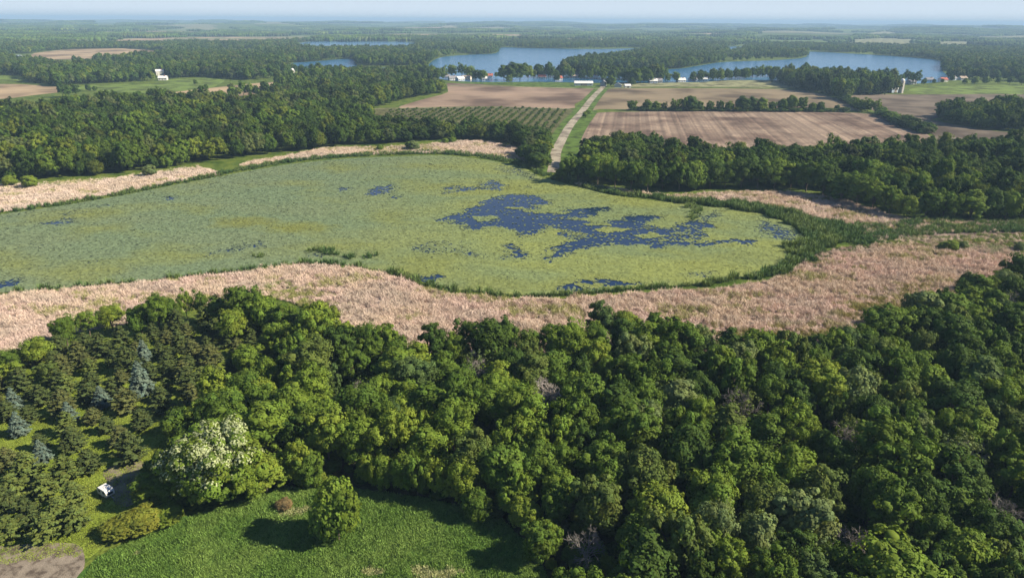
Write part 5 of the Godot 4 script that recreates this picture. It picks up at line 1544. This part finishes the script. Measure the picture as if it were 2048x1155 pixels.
# ------------------------------------------------------------------ buildings
func build_buildings() -> void:
	building("barn", "long white barn with a white metal roof near the road's far end", "barn", Vector3(92.6, 0, -948.3), 0.02, 24.0, 9.0, 3.4, 2.4, M.grey_wall, M.white_metal, 4, true)
	building("house", "grey gabled house between the white barn and the road end", "house", Vector3(119.2, 0, -950.2), 1.4, 10.0, 8.0, 3.6, 3.2, M.grey_wall, M.grey_roof, 3)
	building("garage", "pale grey gabled garage beside the dark tree", "garage", Vector3(135.5, 0, -929.3), 1.5, 9.0, 8.6, 2.8, 2.8, M.grey_wall, M.grey_wall, 2, true)
	building("shed", "small bright white shed at the field's corner", "shed", Vector3(146.8, 0, -923.0), 0.15, 7.5, 5.5, 2.6, 1.8, M.white, M.white_metal, 1, true)
	var homes := [
		[Vector3(64.2, 0, -1035.8), 0.3, M.white, M.red_roof, "white cottage with a red roof right of the big willow clump"], [Vector3(42.9, 0, -1061.5), -0.2, M.cream, M.red_roof, "cream lake cottage with a red roof behind a round tree"],
		[Vector3(-86.4, 0, -1024.1), 0.4, M.white, M.grey_roof, "white cottage with a grey roof at the lake bay, first of its row"], [Vector3(-75.2, 0, -1016.2), 0.7, M.grey_wall, M.white_metal, "pale cottage with a bright white roof at the lake bay"],
		[Vector3(-98.1, 0, -1050.2), 0.1, M.blue_wall, M.grey_roof, "bluish cottage half behind the dense wood's tip"], [Vector3(-66.5, 0, -1034.5), -0.3, M.cream, M.tan_roof, "cream cottage with a tan roof behind the bay trees"],
		[Vector3(-59.6, 0, -1053.3), 0.2, M.white, M.white_metal, "tall narrow white cottage right of the bay trees"], [Vector3(-42.5, 0, -1045.5), 0.4, M.cream, M.tan_roof, "tan-roofed cottage beside the small round lake tree"],
		[Vector3(-38.6, 0, -1019.1), 0.1, M.white, M.white_metal, "tiny white boathouse in front of the tan-roofed cottage"], [Vector3(-36.2, 0, -1074.1), 0.0, M.white, M.red_roof, "white lake house with a narrow red roof at the water"],
		[Vector3(93.4, 0, -1075.0), -0.1, M.white, M.tan_roof, "white lake house behind the long barn"], [Vector3(117.6, 0, -1058.2), 0.2, M.white, M.white_metal, "white house peeping above the long barn's right end"],
		[Vector3(193.0, 0, -994.6), 0.1, M.blue_wall, M.white_metal, "pale blue house under the dark lakeside trees"], [Vector3(201.6, 0, -1003.4), 0.0, M.white, M.grey_roof, "white house second right of the dark lakeside trees"],
		[Vector3(236.2, 0, -1014.4), 0.2, M.white, M.white_metal, "low white cottage in the gap of the lakeside trees"], [Vector3(273.0, 0, -1034.4), -0.2, M.white, M.white_metal, "bright white cottage right of the lake gap"],
		[Vector3(257.6, 0, -1033.2), 0.5, M.blue_wall, M.grey_roof, "narrow bluish house among the lakeside trees"], [Vector3(555.1, 0, -1005.0), 0.1, M.white, M.grey_roof, "white house just right of the silo"],
		[Vector3(470.8, 0, -931.2), 0.1, M.white, M.white_metal, "white farm shed left of the silo behind bushes"], [Vector3(627.3, 0, -1052.6), 0.3, M.white, M.red_roof, "white house with a red roof at the lake's right end"],
		[Vector3(605.9, 0, -1051.0), 0.0, M.grey_wall, M.grey_roof, "grey round-roofed house beside the lake's right end"], [Vector3(658.6, 0, -1082.2), 0.5, M.blue_wall, M.grey_roof, "bluish house under the trees at the lake's right end"],
		[Vector3(674.3, 0, -1083.4), 0.2, M.grey_wall, M.tan_roof, "grey house farthest right at the lake's end"], [Vector3(-529.9, 0, -1082.3), 0.5, M.white, M.white_metal, "tall white farmhouse in the wooded far left slope"],
		[Vector3(-483.3, 0, -993.2), 0.2, M.white, M.white_metal, "small white outbuilding below the white farmhouse"], [Vector3(-1105.7, 0, -2137.4), 0.2, M.white, M.white_metal, "tiny white house at the edge of the long tan field"],
		[Vector3(-1096.1, 0, -2180.0), 0.5, M.white, M.white_metal, "tiny white house right of its twin by the long tan field"], [Vector3(-292.6, 0, -1092.3), 0.3, M.cream, M.red_roof, "pinkish house among trees left of the bay"],
		[Vector3(-408.6, 0, -1870.7), 0.2, M.white, M.white_metal, "white house in the small far clearing"], [Vector3(-598.5, 0, -2069.6), 0.1, M.cream, M.tan_roof, "tan house left of the small far clearing"],
		[Vector3(-140.6, 0, -1075.2), 0.3, M.white, M.white_metal, "white-roofed house over the dense wood's crowns"], [Vector3(-585.4, 0, -960.4), 0.1, M.white, M.grey_roof, "pale house in the trees above the tan field"],
	]
	for h in homes:
		var p: Vector3 = h[0]
		var w := 11.0 if p.length() < 1400 else 12.0
		building("house", h[4], "house", p, h[1], w, 8.0, 3.2 if not h[4].contains("tall") else 5.6, 2.6, h[2], h[3], 3, false, true)
	building("barn", "long blue-white farm building at the far left", "barn", Vector3(-1033.1, 0, -1498.4), 0.1, 36.0, 12.0, 4.0, 3.0, M.white, M.blue_wall, 4, true)
	building("barn", "pale blue barn at the foot of the silo", "barn", Vector3(467.0, 0, -884.2), 0.5, 15.0, 10.0, 4.2, 4.0, M.blue_wall, M.white_metal, 3, true)
	# silos
	for s in [[Vector3(471.0, 0, -871.9), 14.0, 2.6, "tall pale concrete silo with a rounded cap at the farm"], [Vector3(-313.1, 0, -1024.0), 12.0, 2.4, "grey silo with a white cap beyond the dense wood"]]:
		var o := thing("silo", s[3], "silo", s[0])
		var b := Bag.new()
		b.tube(Vector3(0, -0.3, 0), Vector3(0, s[1], 0), s[2], s[2], 20, Color.WHITE)
		part("body", b.done(), mat(lin(0.50, 0.46, 0.42), 0.9), o)
		var d := SphereMesh.new()
		d.radius = s[2] * 1.02
		d.height = s[2] * 1.2
		d.is_hemisphere = true
		d.radial_segments = 20
		d.rings = 6
		var cap := part("dome", d, M.white_metal, o)
		cap.position.y = s[1]
		for k in 6:
			var t := TorusMesh.new()
			t.inner_radius = s[2]
			t.outer_radius = s[2] + 0.14
			t.rings = 20
			t.ring_segments = 6
			part("hoop", t, M.steel, o).position.y = s[1] * (k + 0.6) / 6.4
		part("chute", boxes([[Vector3(s[2] - 0.1, 0.0, -0.6), Vector3(s[2] + 0.9, s[1] + 0.4, 0.6)]]), M.white, o)

func build_small_things() -> void:
	# the camper under the conifers
	var o := thing("camper_trailer", "small white camper trailer parked under the conifers", "camper", Vector3(-72.6, 0, -102.3), -0.55)
	o.scale = Vector3.ONE * 0.72
	var prof := PackedVector2Array([Vector2(-2.0, 0.55), Vector2(1.7, 0.55), Vector2(2.1, 1.1), Vector2(1.95, 1.9), Vector2(1.45, 2.45), Vector2(-1.5, 2.5), Vector2(-1.95, 2.2), Vector2(-2.1, 1.4)])
	var b := Bag.new()
	for k in prof.size():
		var p := prof[k]
		var q := prof[(k + 1) % prof.size()]
		var out := Vector3((p.x + q.x) / 2, (p.y + q.y) / 2 - 1.5, 0)
		b.flat(Vector3(p.x, p.y, -1.05), Vector3(q.x, q.y, -1.05), Vector3(q.x, q.y, 1.05), out, Color.WHITE)
		b.flat(Vector3(p.x, p.y, -1.05), Vector3(q.x, q.y, 1.05), Vector3(p.x, p.y, 1.05), out, Color.WHITE)
		for s in [-1.0, 1.0]:
			b.flat(Vector3(p.x, p.y, 1.05 * s), Vector3(q.x, q.y, 1.05 * s), Vector3(0, 1.5, 1.05 * s), Vector3(0, 0, s), Color.WHITE)
	part("body", b.done(), M.white, o)
	for q in [[-1.3, -0.5], [0.5, 1.3]]:
		for s in [-1.0, 1.0]:
			part("window", boxes([[Vector3(q[0], 1.45, s * 1.05 - 0.04), Vector3(q[1], 2.0, s * 1.05 + 0.04)]]), M.glass, o)
	part("window", boxes([[Vector3(2.0, 1.3, -0.6), Vector3(2.12, 1.8, 0.6)]]), M.glass, o)
	part("door", boxes([[Vector3(-0.35, 0.6, 1.0), Vector3(0.3, 2.2, 1.09)]]), M.trim, o)
	part("roof_vent", boxes([[Vector3(-0.3, 2.45, -0.3), Vector3(0.3, 2.62, 0.3)]]), M.trim, o)
	part("hitch", boxes([[Vector3(2.0, 0.5, -0.08), Vector3(3.1, 0.62, 0.08)]]), M.steel, o)
	for s in [-1.0, 1.0]:
		var t := TorusMesh.new()
		t.inner_radius = 0.2
		t.outer_radius = 0.36
		var wheel := part("wheel", t, M.rubber, o)
		wheel.rotation.x = PI / 2
		wheel.position = Vector3(-0.1, 0.36, s * 0.98)
		var rim := CylinderMesh.new()
		rim.top_radius = 0.21
		rim.bottom_radius = 0.21
		rim.height = 0.12
		part("rim", rim, M.steel, wheel)
